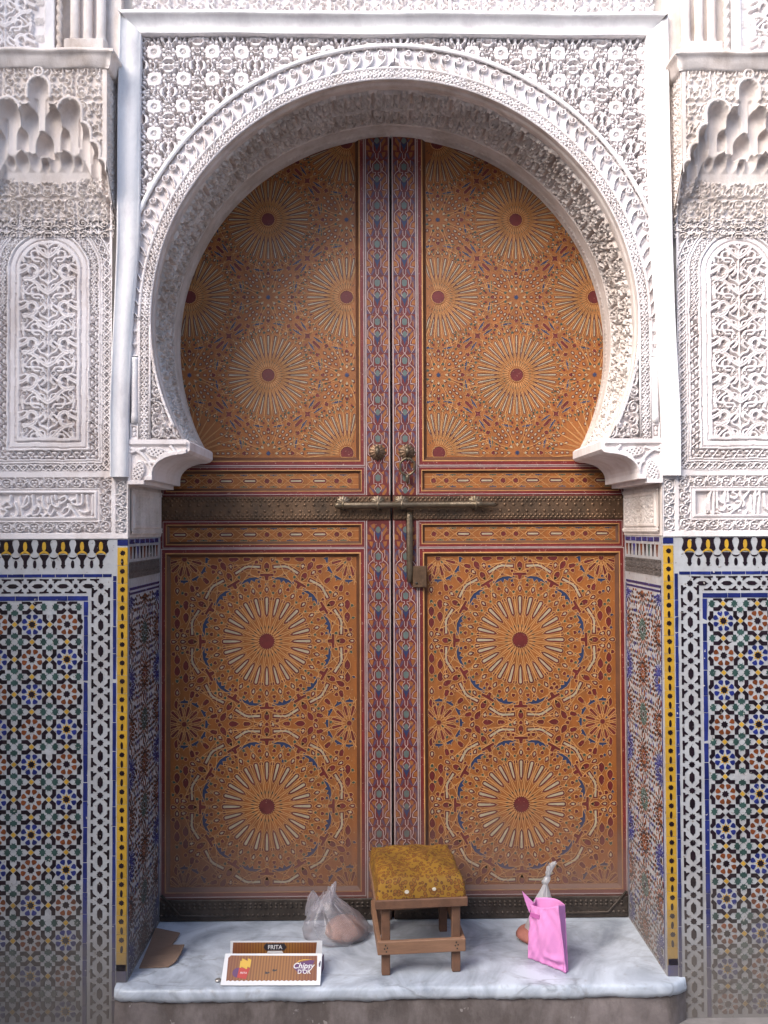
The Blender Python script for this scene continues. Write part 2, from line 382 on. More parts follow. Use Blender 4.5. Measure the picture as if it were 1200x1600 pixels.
def pat_leafzig(s, v, per):
    u = (s/per) % 1.0; a = np.abs(u-.5)*2
    h = np.zeros_like(a)
    h = np.maximum(h, sm(np.abs(v+1-1.9*a**.8), .22, .15)); h = np.maximum(h, sm(np.hypot((a-.1)*.8, v-.5), .30, .15)); h = np.maximum(h, sm(np.hypot((a-.95)*.8, v+.4), .32, .15))
    h *= 1-.8*sm(np.abs(v+1-1.9*a**.8+.42), .05, .06)
    return h
def pat_tree(x, z):
    """the tall panel's mirrored tree of split palmettes: metres from axis, metres above foot"""
    k = .155/240; a = np.abs(x)/k; v = ((z/k+120) % 240)-120
    h = np.zeros_like(a)+.0
    # comb-cut lower ground
    ribs = .30+.16*np.sign(np.sin((v+a*.55)*.62)); h = np.where((np.sin(a*.047+1.0)*np.cos(v*.055+.6) > .15), ribs, h)
    S1 = [([(0, 0), (40, 25), (75, 65), (118, 92), (160, 98)], 14), ([(190, -105), (150, -85), (108, -55), (74, -80), (82, -125), (125, -150)], 13),
          ([(190, 135), (150, 155), (108, 185), (74, 160), (82, 115), (125, 90)], 13), ([(30, -45), (45, -10), (100, -5), (150, 5), (170, 45)], 9),
          ([(30, -60), (18, -95), (40, -120)], 10), ([(30, 180), (18, 145), (40, 120)], 10), ([(150, 60), (168, 20), (160, -30)], 10), ([(0, -120), (0, 120)], 5), ([(60, -30), (95, -25), (110, 25), (80, 40), (62, 15)], 8), ([(0, 60), (22, 82), (52, 96), (60, 130)], 8), ([(95, -108), (60, -98), (38, -78)], 8), ([(95, 132), (60, 142), (38, 162)], 8), ([(178, -60), (150, -48), (128, -62), (132, -100)], 8), ([(178, 180), (150, 192), (128, 178), (132, 140)], 8), ([(100, 60), (128, 38), (150, 10)], 7), ([(14, 20), (24, 52), (50, 60)], 7)]
    for pts, w in S1:
        d = pline(a, v, smoothpts(pts, 4)); h = np.maximum(h, sm(d, w*1.02, 6)); h = np.where((d < 2.2) & (w > 9), h*.86, h)
    for cx, cz, r_ in ((33, -48, 20), (33, 192, 20), (152, 66, 20), (120, -20, 14)):
        d = np.hypot(a-cx, v-cz); h = np.maximum(h, sm(d, r_, 6)); h *= 1-.9*sm(np.abs(d-r_*.42), 2.6, 4)
    return h

# relief panel in the wall plane, mirrored for s = -1 (X = distance from the door axis)
def relief(name, parent, s, X0, X1, z0, z1, fn, dep, y, mat, st=.003, mask=None, mirror=True):
    nx = max(2, int(round((X1-X0)/st))+1); nz = max(2, int(round((z1-z0)/st))+1)
    X, Z = np.meshgrid(np.linspace(X0, X1, nx), np.linspace(z0, z1, nz), indexing='ij')
    H = fn(X, Z)*dep
    P = np.stack([X*s, y-H, Z], -1); mk = None
    if mask is not None:
        Xc = (X[:-1, :-1]+X[1:, 1:])/2; Zc = (Z[:-1, :-1]+Z[1:, 1:])/2; mk = mask(Xc, Zc)
    return obj(name, grid_mesh(name, P, mat, mk, flip=(s < 0), smooth=False), parent)

# ================================================================== SETTING
def groundmat():
    return M('street_stone', (.22, .20, .19), .85, var=.35, vs_=6, bump=.6, bs=30, stain=((.24, .22, .21), 12, .5, .75, .7))
gm = groundmat()
tag(obj('street', pymesh('street', [(-60, -60, -.175), (60, -60, -.175), (60, 1, -.175), (-60, 1, -.175)], [(0, 1, 2, 3)], gm)), kind='structure')

# plain houses added out of view, to shade the doorway's foot and left side
ob = tag(box('shade_house_opposite', -9, 9, -6.6, -5.0, -.18, 4.9, M('lane_limewash', (.66, .61, .57), .9, var=.12, vs_=2), None, .02), 'unseen plastered house wall across the lane, added to shade the foot of the doorway', 'house')
nb_ = tag(box('shade_house_left', -6, -2.5, -1.25, .02, -.18, 7.5, wallpl, None, .02), 'unseen plastered house corner left of the door, added to shade the left of the doorway', 'house')
# marble: pale blue-white with grey veins
def marblemat():
    mt, nt, N, L, B = nodemat('veined_marble')
    geo = N.new('ShaderNodeNewGeometry')
    n1 = N.new('ShaderNodeTexNoise'); n1.inputs['Scale'].default_value = 3.2; n1.inputs['Detail'].default_value = 9; n1.inputs['Roughness'].default_value = .62; n1.inputs['Distortion'].default_value = 1.3
    L.new(geo.outputs['Position'], n1.inputs['Vector'])
    cr = N.new('ShaderNodeValToRGB'); e = cr.color_ramp.elements
    e[0].position = .34; e[0].color = (.24, .27, .32, 1); e[1].position = .62; e[1].color = (.56, .61, .68, 1)
    L.new(n1.outputs['Fac'], cr.inputs[0])
    n2 = N.new('ShaderNodeTexNoise'); n2.inputs['Scale'].default_value = 2.6; n2.inputs['Detail'].default_value = 7; n2.inputs['Distortion'].default_value = .9; mpv = N.new('ShaderNodeMapping'); mpv.inputs['Rotation'].default_value = (0, 0, .7); mpv.inputs['Scale'].default_value = (.8, 2.6, 1); L.new(geo.outputs['Position'], mpv.inputs[0]); L.new(mpv.outputs[0], n2.inputs['Vector'])
    ab = N.new('ShaderNodeMath'); ab.operation = 'SUBTRACT'; ab.inputs[1].default_value = .5; L.new(n2.outputs['Fac'], ab.inputs[0])
    ab2 = N.new('ShaderNodeMath'); ab2.operation = 'ABSOLUTE'; L.new(ab.outputs[0], ab2.inputs[0])
    mr = N.new('ShaderNodeMapRange'); mr.inputs[1].default_value = .0; mr.inputs[2].default_value = .030; mr.inputs[3].default_value = .6; mr.inputs[4].default_value = 0; L.new(ab2.outputs[0], mr.inputs[0])
    n3 = N.new('ShaderNodeTexNoise'); n3.inputs['Scale'].default_value = 2.5; L.new(geo.outputs['Position'], n3.inputs['Vector'])
    mm = N.new('ShaderNodeMath'); mm.operation = 'MULTIPLY'; L.new(mr.outputs[0], mm.inputs[0])
    mr3 = N.new('ShaderNodeMapRange'); mr3.inputs[1].default_value = .42; mr3.inputs[2].default_value = .62; L.new(n3.outputs['Fac'], mr3.inputs[0]); L.new(mr3.outputs[0], mm.inputs[1])
    mx = N.new('ShaderNodeMix'); mx.data_type = 'RGBA'; L.new(mm.outputs[0], mx.inputs[0]); L.new(cr.outputs[0], mx.inputs[6]); mx.inputs[7].default_value = (.17, .18, .20, 1)
    n4 = N.new('ShaderNodeTexNoise'); n4.inputs['Scale'].default_value = 28; n4.inputs['Detail'].default_value = 6; L.new(geo.outputs['Position'], n4.inputs['Vector'])
    mr4 = N.new('ShaderNodeMapRange'); mr4.inputs[1].default_value = .6; mr4.inputs[2].default_value = .75; mr4.inputs[4].default_value = .5; L.new(n4.outputs['Fac'], mr4.inputs[0])
    mx2 = N.new('ShaderNodeMix'); mx2.data_type = 'RGBA'; L.new(mr4.outputs[0], mx2.inputs[0]); L.new(mx.outputs[2], mx2.inputs[6]); mx2.inputs[7].default_value = (.27, .26, .27, 1)
    L.new(mx2.outputs[2], B.inputs['Base Color']); B.inputs['Roughness'].default_value = .38
    bp = N.new('ShaderNodeBump'); bp.inputs['Strength'].default_value = .12; bp.inputs['Distance'].default_value = .004; L.new(n4.outputs['Fac'], bp.inputs['Height']); L.new(bp.outputs[0], B.inputs['Normal'])
    return mt
marble = marblemat()
riser_m = M('worn_riser_stone', (.20, .17, .165), .85, var=.3, vs_=7, bump=.9, bs=30, stain=((.09, .072, .065), 7, .42, .62, .85), fleck=((.30, .27, .26), 25, .71))
# the step: stone riser with a worn, round-nosed marble slab on it
def step():
    xs = np.linspace(-1.172, 1.205, 170)
    def front(x): return -.062+.045*np.clip((np.abs(x)-1.10)/.10, 0, 1)**2*1.0+.003*np.sin(x*5+1)+.0015*np.sin(x*17)
    prof = [(.0, .0), (-.0, .0)]
    P = []
    for x in xs:
        fy = float(front(x)); sag = .002*math.sin(x*9)+.002*math.sin(x*23+1)+random.uniform(-.0025, .0025); ch = random.uniform(-.0022, .0); ch2 = random.uniform(0, .003)+.006*(random.random() < .06)
        row = [(.56, 0.0), (.3, -.001), (fy+.04, -.001), (fy+.016, -.002+ch), (fy+.006+ch2, -.006), (fy+.0005+ch2, -.015), (fy-.001, -.034+sag), (fy+.004, -.052+sag), (fy+.018, -.056+sag)]
        P.append([(x, y, z) for y, z in row])
    P = np.array(P)
    slab = grid_mesh('tread_slab', P, marble, flip=True)
    Q = []
    for x in xs:
        fy = float(front(x)); Q.append([(x, fy+.012+.004*math.sin(x*31), -.05), (x, fy+.010+.003*math.sin(x*13), -.09), (x, fy+.008+.004*math.sin(x*19+2), -.13), (x, fy+.004, -.18)])
    Q = np.array(Q)
    # closed ends
    endl = np.array([[Q[0, k], (Q[0, k, 0], .3, Q[0, k, 2])] for k in range(4)]); endr = np.array([[Q[-1, k], (Q[-1, k, 0], .3, Q[-1, k, 2])] for k in range(4)])
    r_ = tag(obj('step', grid_mesh('step', Q, riser_m, flip=True)), kind='structure')
    obj('tread_slab', slab, r_)
    for nm, e, sd_ in (('riser_end', endl, 1), ('riser_end', endr, 0)): obj(nm, grid_mesh(nm, e, riser_m, flip=bool(sd_)), r_)
    for i_, x in ((0, xs[0]), (-1, xs[-1])):
        pts = [tuple(p) for p in P[i_]]+[(x, .56, -.056)]
        obj('slab_end', pymesh('slab_end', pts, [tuple(range(len(pts))) if i_ == 0 else tuple(range(len(pts)))[::-1]], marble), r_)
step()

ZC, R0 = 2.768, 1.04
# ================================================================== PORTAL (arch surround)
portal = thing('arch_portal', (0, .1, 0), 'carved white stucco horseshoe arch portal framing the painted double door', 'archway')
def inner_x(z): return np.interp(z, [2.05, 2.39, 2.75, 3.1, 4.0], [1.126, 1.123, 1.110, 1.083, 1.076])
def outer_x(z): return np.interp(z, [2.05, 2.39, 3.1, 4.1], [1.198, 1.197, 1.172, 1.165])
# solid core behind everything
box('wall_core', -3.4, -1.16, .03, .9, -.2, 6, wallpl, portal, 0); box('wall_core', 1.16, 3.4, .03, .9, -.2, 6, wallpl, portal, 0)
box('wall_core', -1.16, 1.16, .03, .9, 4.06, 6, wallpl, portal, 0); box('wall_core', -1.16, 1.16, .66, .9, -.2, 4.06, wallpl, portal, 0)
# spandrel
relief('spandrel', portal, 1, -1.10, 1.10, 2.72, 4.0, pat_spandrel, .046, .042, stucco, .0026, mask=lambda x, z: (np.hypot(x, z-ZC) > 1.168) & (np.abs(x) < inner_x(z)+.01))
def polar(name, parent, ra, rb, t0, t1, fn, dep, y, mat, ds=.003, dr=.003, add=None):
    n = int((t1-t0)*ra/ds)+1; k = max(2, int(round((rb-ra)/dr))+1)
    T, RR = np.meshgrid(np.linspace(t0, t1, n), np.linspace(ra, rb, k), indexing='ij')
    s_ = (T-PI/2)*(ra+rb)/2; v = (RR-(ra+rb)/2)/((rb-ra)/2)
    H = fn(s_, v)*dep
    P = np.stack([RR*np.cos(T), y-H, ZC+RR*np.sin(T)], -1)
    return obj(name, grid_mesh(name, P, mat, flip=True, smooth=False), parent)
def ring_tube(name, r_, y, rad, t0, t1, mat, parent, n=160, flat=.7):
    return obj(name, tubemesh(name, [(r_*math.cos(t0+(t1-t0)*k/n), y, ZC+r_*math.sin(t0+(t1-t0)*k/n)) for k in range(n+1)], rad, mat, 8, flat=flat), parent)
SP1 = spiral(0, .019, .0175, 1.3, PI, 18, .22); SP2 = smoothpts([(-.0175, .019), (-.018, -.002), (-.008, -.022), (.016, -.041)], 4)
def pat_scroll(s_, v):
    a = np.abs(s_)-.030; per = .0545; u = (a % per)-per/2; mv = v*.042
    h = np.zeros_like(u)
    for o_ in (-per, 0, per):
        d = np.minimum(pline(u+o_, mv, SP1), pline(u+o_, mv, SP2)); h = np.maximum(h, sm(d, .0030, .003)); h = np.maximum(h, sm(seg(u+o_, mv, (.000, -.008), (.014, -.030)), .0026, .004)*.5)
    h = np.maximum(h, .10*sm(np.abs(v), .9, .1))
    pal = np.abs(s_) < .030
    hp = np.maximum(sm(np.hypot(np.abs(s_)-.012, mv+.018), .010, .004), sm(np.hypot(s_*1.6, mv-.018), .020, .005)); hp = np.maximum(hp, sm(seg(np.abs(s_), mv, (0, .0), (.028, -.04)), .004, .003)); hp *= 1-.5*sm(np.abs(s_), .0016, .0015)
    return np.where(pal, hp, h)
polar('scroll_band', portal, 1.088, 1.172, .0, PI, pat_scroll, .018, .009, stucco, .0023, .0023)
polar('lattice_band', portal, R0, 1.083, 0, PI, lambda s_, v: pat_net(s_, v, .052), .017, .012, stucco, .0028, .0026)
ring_tube('arch_fillet', 1.0855, -.002, .0065, -.0, PI, stucco, portal); ring_tube('arch_fillet', 1.179, -.006, .010, .05, PI-.05, limewash, portal); ring_tube('arch_fillet', R0+.002, .001, .006, -.45, PI+.45, stucco, portal)
for s in (-1, 1):
    # stilted sides below the springing
    relief('lattice_band', portal, s, R0+.002, 1.083, 2.262, ZC, lambda x, z: pat_net(z, (x-1.0625)/.0205, .052), .017, .012, stucco, .0027)
    relief('arch_infill', portal, s, .885, R0+.002, 2.262, 2.70, lambda x, z: pat_arab(x-.89, z-2.26, .075, .085), .026, .022, stucco, .0025, mask=lambda x, z: np.hypot(x, z-ZC) > R0-.004)
    obj('arch_fillet', tubemesh('arch_fillet', [(s*(R0+.001), -.001, 2.262), (s*(R0+.001), -.001, ZC-.02)], .005, stucco, 8, flat=.8), portal)
    obj('arch_fillet', tubemesh('arch_fillet', [(s*1.0855, -.001, 2.262), (s*1.0855, -.001, ZC)], .005, stucco, 8, flat=.8), portal)
    # little engaged colonnette with block capital and base
    obj('colonnette', tubemesh('colonnette', [(s*1.104, .002, z) for z in (2.33, 2.36, 2.38, 2.58, 2.60, 2.61)], [.0165, .0165, .0145, .0145, .017, .017], limewash, 14), portal)
    relief('colonnette_capital', portal, s, 1.0885, 1.122, 2.615, 2.775, lambda x, z: np.where(np.abs(((z-2.615) % .054)-.027) > .022, 1.0, np.where(np.abs(x-1.105) > .011, .9, sm(np.abs(np.abs(x-1.105)-.004*np.sin((z-2.6)*110)), .003, .004)*.8)), .010, .004, stucco, .0025)
    relief('colonnette_base', portal, s, 1.0885, 1.122, 2.258, 2.332, lambda x, z: np.where((np.abs(x-1.105) < .010) & (np.abs(z-2.295) < .024), sm(np.hypot((x-1.105)*1.6, np.abs(z-2.295)-.010), .010, .004), 1.), .010, .004, stucco, .0025)
    # pilaster and the top rail of the frame (alfiz), mitred
    zz = np.concatenate([np.linspace(2.104, 2.12, 3), np.linspace(2.14, 3.985, 60)])
    prof = [(0, .012), (0, -.018), (.03, -.024), (.09, -.024), (.11, -.029), (.50, -.030), (.92, -.031), (.94, -.036), (1.0, -.036), (1.0, .03)]
    P = np.zeros((len(prof), len(zz), 3))
    for i, (t, y) in enumerate(prof):
        z = np.where(zz >= 3.98, 3.985+t*.085, zz); X = inner_x(np.minimum(z, 3.985))+t*(outer_x(z)-inner_x(np.minimum(z, 3.985)))
        P[i, :, 0] = s*(X+.0015*np.sin(z*6+s)); P[i, :, 1] = y+.0015*np.sin(z*9+i); P[i, :, 2] = z
    obj('pilaster', grid_mesh('pilaster', P, limewash, flip=(s < 0), smooth=False), portal)
profz = [(0, .012), (0, -.018), (.03, -.024), (.09, -.024), (.12, -.018), (.35, -.019), (.6, -.026), (.80, -.040), (.84, -.048), (1.0, -.050), (1.0, .03)]
xs = np.linspace(-1, 1, 60); P = np.zeros((60, len(profz), 3))
for j, (t, y) in enumerate(profz):
    P[:, j, 0] = xs*(1.076+t*.0885); P[:, j, 1] = y+.0012*np.sin(xs*17+j); P[:, j, 2] = 3.985+t*.085+.002*np.sin(xs*7)
obj('frame_rail', grid_mesh('frame_rail', P, limewash, smooth=False), portal)
# soffit of the arch
def soffit():
    t0, t1 = R(-29.2), R(209.2); n = 760; k = 110
    T, Y = np.meshgrid(np.linspace(t0, t1, n), np.linspace(0.0, .55, k), indexing='ij'); s_ = T*R0
    h = np.where(Y < .022, .004, 0)+.006*sm(np.abs(Y-.055), .016, .012)-.006*sm(np.abs(Y-.088), .006, .006)
    c = (Y > .10) & (Y < .385)
    h = np.where(c, -.018+.028*pat_arab(s_+.03, Y*1.0-.1, .088, .0715), h)
    h += .007*sm(np.abs(Y-.40), .010, .008)+.004*sm(np.abs(Y-.50), .012, .01)*(.6+.4*np.sign(np.sin(s_*320)))
    h += .002*lownoise(s_, Y)
    P = np.stack([(R0-h)*np.cos(T), Y, ZC+(R0-h)*np.sin(T)], -1)
    obj('soffit', grid_mesh('soffit', P, stucco_b), portal)
soffit()
# imposts: coved corbels that carry the arch
def pat_cone(x, z):
    """two pine cones with leaves"""
    h = np.zeros_like(x)
    for cx, cz, a, L_, w in ((1.085, 2.128, R(105), .038, .021), (1.005, 2.205, R(12), .042, .018)):
        ca, sa = math.cos(a), math.sin(a); u = (x-cx)*ca+(z-cz)*sa; v = -(x-cx)*sa+(z-cz)*ca
        e = np.hypot(u/L_, v/w); body = sm(e, 1.0, .25); sc = np.where((np.sin(u*330+v*330) > .35) & (np.sin(u*330-v*330) > .35), .15, 1.0); h = np.maximum(h, body*sc); h = np.maximum(h, sm(np.abs(e-1.08), .10, .15))
    for pts in ([(1.115, 2.225), (1.07, 2.20), (1.035, 2.15), (1.03, 2.105)], [(1.115, 2.21), (1.06, 2.225)], [(.95, 2.232), (.925, 2.205)], [(1.05, 2.165), (.99, 2.168), (.94, 2.195)]):
        h = np.maximum(h, sm(pline(x, z, smoothpts(pts)), .006, .004)*.9)
    return h
IMP = [(1.13, 2.262), (.883, 2.262), (.872, 2.252), (.872, 2.218), (.884, 2.206), (.905, 2.200)]
IMP += [(.905+.123*math.sin(PI/2*k/8), 2.118+.082*math.cos(PI/2*k/8)) for k in range(1, 9)]
IMP = IMP[:-1]+[(1.028, 2.118), (1.028, 2.092), (1.060, 2.092), (1.060, 2.074), (1.13, 2.074)]
for s in (-1, 1):
    v = []; f = []; n = len(IMP)
    for y in (-.001, .50):
        for (x, z) in IMP: v.append((s*x, y+(.0 if y < 0 else 0), z))
    for k in range(n):
        k2 = (k+1) % n; q = (k, k2, n+k2, n+k); f.append(q if s < 0 else q[::-1])
    f.append(tuple(range(n)) if s > 0 else tuple(range(n))[::-1]); f.append(tuple(range(n, 2*n))[::-1] if s > 0 else tuple(range(n, 2*n)))
    me = pymesh('impost', v, f, stucco); bm = bmesh.new(); bm.from_mesh(me); bmesh.ops.recalc_face_normals(bm, faces=bm.faces[:]); bm.to_mesh(me); bm.free()
    io = obj('impost', me, portal)
    def pm_(x, z):
        zl = np.interp(x, [p[0] for p in IMP[4:]], [p[1] for p in IMP[4:]]); return (z > zl) & (z < 2.262)
    def pc(x, z):
        zl = np.interp(x, [p[0] for p in IMP[4:]], [p[1] for p in IMP[4:]]); h = np.maximum(pat_cone(x, z), ((z-zl < .016) | (z > 2.236) | (x > 1.118)).astype(float)); h[-1, :] = 1
        return np.where((z > 2.236) & (z < 2.241), .5, h)
    relief('pine_cone_relief', io, s, .885, 1.1285, 2.074, 2.2618, pc, .013, -.0015, stucco, .0022, mask=pm_)
# jambs: mosaic below, small stucco writing panel above
JD = .53
def jamb(s):
    j = obj('jamb', boxmesh('jamb', .003 if s < 0 else 0, JD if s < 0 else JD-.003, .0, .05, -.16, 2.08, zw, 0), portal)
    j.location = (s*1.13, 0, 0)
    if s < 0: j.rotation_euler = (0, 0, PI/2); xs_ = lambda u: u
    else: j.rotation_euler = (0, 0, -PI/2); j.location = (1.13, JD, 0)
    K = Kit(j, (.012, JD-.022, .0, 1.64), 0.0)
    c = .255; per = .385; g = 5
    cen = []
    for k in range(-1, 6):
        zc_ = 1.42-k*per
        cen += [(c, zc_, 'g'), (c, zc_-per/2, 'o'), (c-.215, zc_-per/2, 'b'), (c+.215, zc_-per/2, 'b'), (c-.215, zc_, 'o'), (c+.215, zc_, 'o')]
    CA = np.array([(a, b) for a, b, _ in cen])
    ringcol = {'g': [zk, zg, zg, zr, zk, zr, zk, zb, zk], 'o': [zr, zr, zk, zr, zk, zr, zk, zb, zr], 'b': [zk, zb, zb, zb, zk, zr, zk, zr, zk]}
    K.rect = (.024, JD-.036, .0, 1.60); K.occ = set(); K.C = .0028; jr = random.Random(5)
    R1 = [(0, 0, 0), (.0006, .0016, 0)]
    for i, (a, b, t) in enumerate(cen):
        K.stuff('mosaic_chip', star(8, .014, .009), a, b, 0, R1, 0, [ringcol[t][0]])
        for q in range(1, 9):
            rr = .010+q*.0165; nn = 16 if q < 6 else 24
            for w in range(nn):
                an = 2*PI*(w+(q % 2)*.5)/nn; x_ = a+rr*math.cos(an); z_ = b+rr*math.sin(an)
                d2 = np.hypot(CA[:, 0]-x_, CA[:, 1]-z_); d2i = d2[i]; d2[i] = 9
                if d2.min() < d2i+.006: continue
                wd = min(.0066, PI*rr/nn*.84)
                K.stuff('mosaic_chip', almond(.0098, wd, 2), x_, z_, an-PI/2, R1, 0, [ringcol[t][q]])
                K.occ |= K.cells([(p_[0]+x_, p_[1]+z_) for p_ in [rot(q_, an-PI/2) for q_ in almond(.0098, wd, 2)]])
    for ix in range(30):
        for iz in range(104):
            x_ = .03+ix*.0155+jr.uniform(-.003, .003); z_ = .01+iz*.0155+(ix % 2)*.0077+jr.uniform(-.003, .003); dm = [(0, -.0085), (.006, 0), (0, .0085), (-.006, 0)]; cs_ = K.cells([(a+x_, b+z_) for a, b in dm])
            if jr.random() < .64 or sum(c__ in K.occ for c__ in cs_) > .2*len(cs_): continue
            K.stuff('mosaic_chip', dm, x_, z_, 0, R1, 0, [jr.choice([zr, zb, zb, zk, zr])])
    K.occ = None; K.rect = (0, JD, 0, 1.7)
    for xb in (.016, JD-.028):
        z_ = .03
        while z_ < 1.63: K.stuff('mosaic_border', rect(.0045, .016), xb+(.002 if xb < .1 else -.0), z_, 0, R1, 0, [zb]); z_ += .0335
    for q in range(15): K.stuff('mosaic_border', rect(.0155, .006), .035+q*.0325, 1.63, 0, R1, 0, [zb]); K.stuff('mosaic_border', rect(.0155, .005), .035+q*.0325, 1.610, 0, R1, 0, [zb])
    K.rect = (0, JD, 0, 2.2)
    for q in range(9):                    # little hanging merlons
        m_ = [zr, zk, zb, zk, zr, zk, zg, zk, zr][q]; pts = [(-.017, .026), (.017, .026), (.013, .012), (.010, .0), (.007, -.012), (.004, -.028), (-.004, -.028), (-.007, -.012), (-.010, 0), (-.013, .012)]
        K.put('merlon_tile', pts, .04+q*.0525, 1.785, 0, R1, 0, [m_])
    for q in range(6): K.put('blue_tile', rect(.037-.006*(q % 2), .010), .055+q*.080, 1.832+.001*(q % 2), .01*(q % 3-1), R1, 0, [zb])
    K.flush()
    # dark cut-tile band and stucco writing panel
    cut = M('cut_tile_script', (.10, .085, .08), .5, var=.3, vs_=30)
    def rj(name, z0, z1, fn, dep, mat, y=0.):
        X, Z = np.meshgrid(np.linspace(.014, JD-.02, 170), np.linspace(z0, z1, max(3, int((z1-z0)/.003))), indexing='ij')
        return obj(name, grid_mesh(name, np.stack([X, y-fn(X, Z)*dep, Z], -1), mat), j)
    rj('script_band', 1.675, 1.745, lambda x, z: pat_arab(x, z, .03, .034), .004, cut)
    box('writing_surround', 0, JD, -.003, 0, 1.85, 2.075, stucco_b, j, 0)
    rj('writing_panel', 1.862, 2.06, lambda x, z: np.where((np.abs(x-.26) < .20) & (np.abs(z-1.963) < .062), .25+.75*pat_arab(x*1.0+.02, z*.8, .045, .075), np.where((np.abs(x-.26) < .215) & (np.abs(z-1.963) < .075), 1.0, .45+.4*pat_leafzig(x, (np.abs(z-1.963)-.088)/.010, .02))), .013, stucco_b, -.0035)
for s in (-1, 1): jamb(s)
# carved frieze over the frame
relief('upper_frieze', portal, 1, -1.12, 1.12, 4.068, 4.40, lambda x, z: np.where(np.abs(((x+.02) % .52)-.26) < .008, 1.0, pat_arab(np.abs(x), z-4.07, .095, .085)), .018, .022, stucco, .0035)

# ================================================================== SIDE BAYS
TXL = [[(668, 205), (664, 345)], [(625, 205), (632, 290), (640, 320), (600, 326), (572, 315)], [(590, 200), (592, 262), (560, 276), (525, 268), (512, 240)], [(553, 205), (558, 272)], [(500, 235), (520, 242), (540, 230)],
       [(430, 228), (468, 208), (482, 232), (452, 256), (420, 262)], [(375, 210), (380, 268), (418, 285), (432, 252)], [(488, 268), (520, 310), (556, 356)], [(415, 330), (445, 355), (490, 330), (502, 296), (466, 294), (450, 322)],
       [(308, 210), (318, 280), (336, 300)], [(345, 222), (346, 255)], [(362, 275), (345, 320), (365, 346), (388, 312)], [(235, 205), (242, 300), (235, 345), (275, 340), (292, 300), (266, 280), (254, 305)],
       [(197, 210), (182, 250), (166, 290), (206, 262), (212, 215)], [(148, 215), (150, 262), (162, 350)], [(110, 258), (132, 330), (110, 356), (84, 340)], [(80, 205), (75, 268)], [(20, 272), (60, 246), (86, 285), (40, 290)], [(-10, 352), (30, 345), (52, 312), (10, 300)],
       [(216, 345), (165, 353)], [(275, 233), (277, 238)], [(300, 338), (303, 343)], [(398, 205), (402, 235)], [(330, 340), (312, 352)]]
TXR = [[(500, 322), (540, 318), (562, 350), (546, 420), (550, 560), (590, 592), (597, 350)], [(500, 592), (500, 500), (518, 482), (526, 580)], [(625, 310), (630, 400), (640, 540), (680, 562), (716, 540), (716, 470)],
       [(642, 420), (670, 470), (708, 462), (716, 330)], [(745, 330), (750, 460)], [(790, 412), (820, 430), (852, 390), (802, 360), (840, 320), (910, 300)], [(880, 310), (890, 400), (932, 480), (920, 512)],
       [(920, 430), (1000, 330), (1060, 312), (1092, 370), (1050, 402)], [(1000, 400), (1010, 560), (1040, 592), (1052, 340)], [(1100, 330), (1090, 592)], [(740, 520), (770, 500), (800, 530), (762, 552), (740, 520)],
       [(850, 460), (892, 470), (872, 520), (810, 562), (760, 600), (680, 602), (630, 582)], [(938, 602), (962, 560)], [(1150, 380), (1162, 520), (1195, 562)], [(1230, 320), (1225, 560), (1270, 590), (1300, 540)], [(1330, 330), (1335, 590)], [(1250, 420), (1300, 400)], [(670, 595), (672, 600)], [(870, 565), (890, 560)]]
def text_strokes(s):
    out = []
    for st in (TXL if s < 0 else TXR):
        if s < 0: out.append([(1.667-p[0]/4.615/372, 2.134-(p[1]/4.615-5)/370) for p in st])
        else: out.append([(1.250+(1030+p[0]/7.06-1078)/366, 2.139-(p[1]/7.06-10)/370+.004) for p in st])
    return out
BC, ZB = 1.467, 2.272                                   # bay axis, foot of the carved panel
def bay_sdf(x, z):
    """distance outwards from the carved panel's edge (straight foot, round head)"""
    dx = np.abs(x-BC); side = dx-.119
    head = np.hypot(dx, z-2.975)-.119
    d = np.where(z > 2.975, head, side)
    return np.maximum(d, ZB-z)
def path_s(x, z):
    """running length along the bands"""
    dx = np.abs(x-BC); a = np.arctan2(z-2.975, dx)
    foot = (ZB-z) > (dx-.119)
    return np.where(z > 2.975, .70+a*.22, np.where(foot, -dx+.119, z-ZB))
def pat_bay(x, z):
    x, z = wob(x, z, .0012)
    d = bay_sdf(x, z); s_ = path_s(x, z)
    h = np.full_like(x, .72)
    h = np.where(d < 0, pat_tree(x-BC, z-ZB+.01)*.95*sm(-d, 99, .01)+0, h)
    h = np.where((d >= 0) & (d < .014), .95, h); h = np.where((d >= .014) & (d < .046), .80, h); h = np.where((np.abs(d-.018) < .0025) | (np.abs(d-.043) < .0025), .45, h)
    h = np.where((d >= .046) & (d < .055), .98, h)
    up_ = z > 2.80
    band = np.where(up_, pat_net(s_, (d-.073)/.018, .050), pat_leafzig(s_, (d-.073)/.018, .046))
    h = np.where((d >= .055) & (d < .091), band*.9, h)
    h = np.where((d >= .091) & (d < .110), .92, h); h = np.where(np.abs(d-.101) < .002, .6, h)
    h = np.where((d >= .110) & (d < .144), pat_braid(s_, (d-.127)/.017, 2*PI/.062)*.95, h)
    h = np.where((d >= .144) & (d < .151), 1.0, h)
    h = np.where((d >= .151) & (z > 3.0), pat_arab(np.abs(x-BC)+.02, z-3.02, .085, .09)*.95, h)
    h = np.where((d >= .151) & (z <= 3.0), .85, h)
    h = np.where((np.abs(np.abs(x-BC)-.263) < .006) & (z > 3.0), 1.0, h)
    return h+.04*lownoise(x, z)
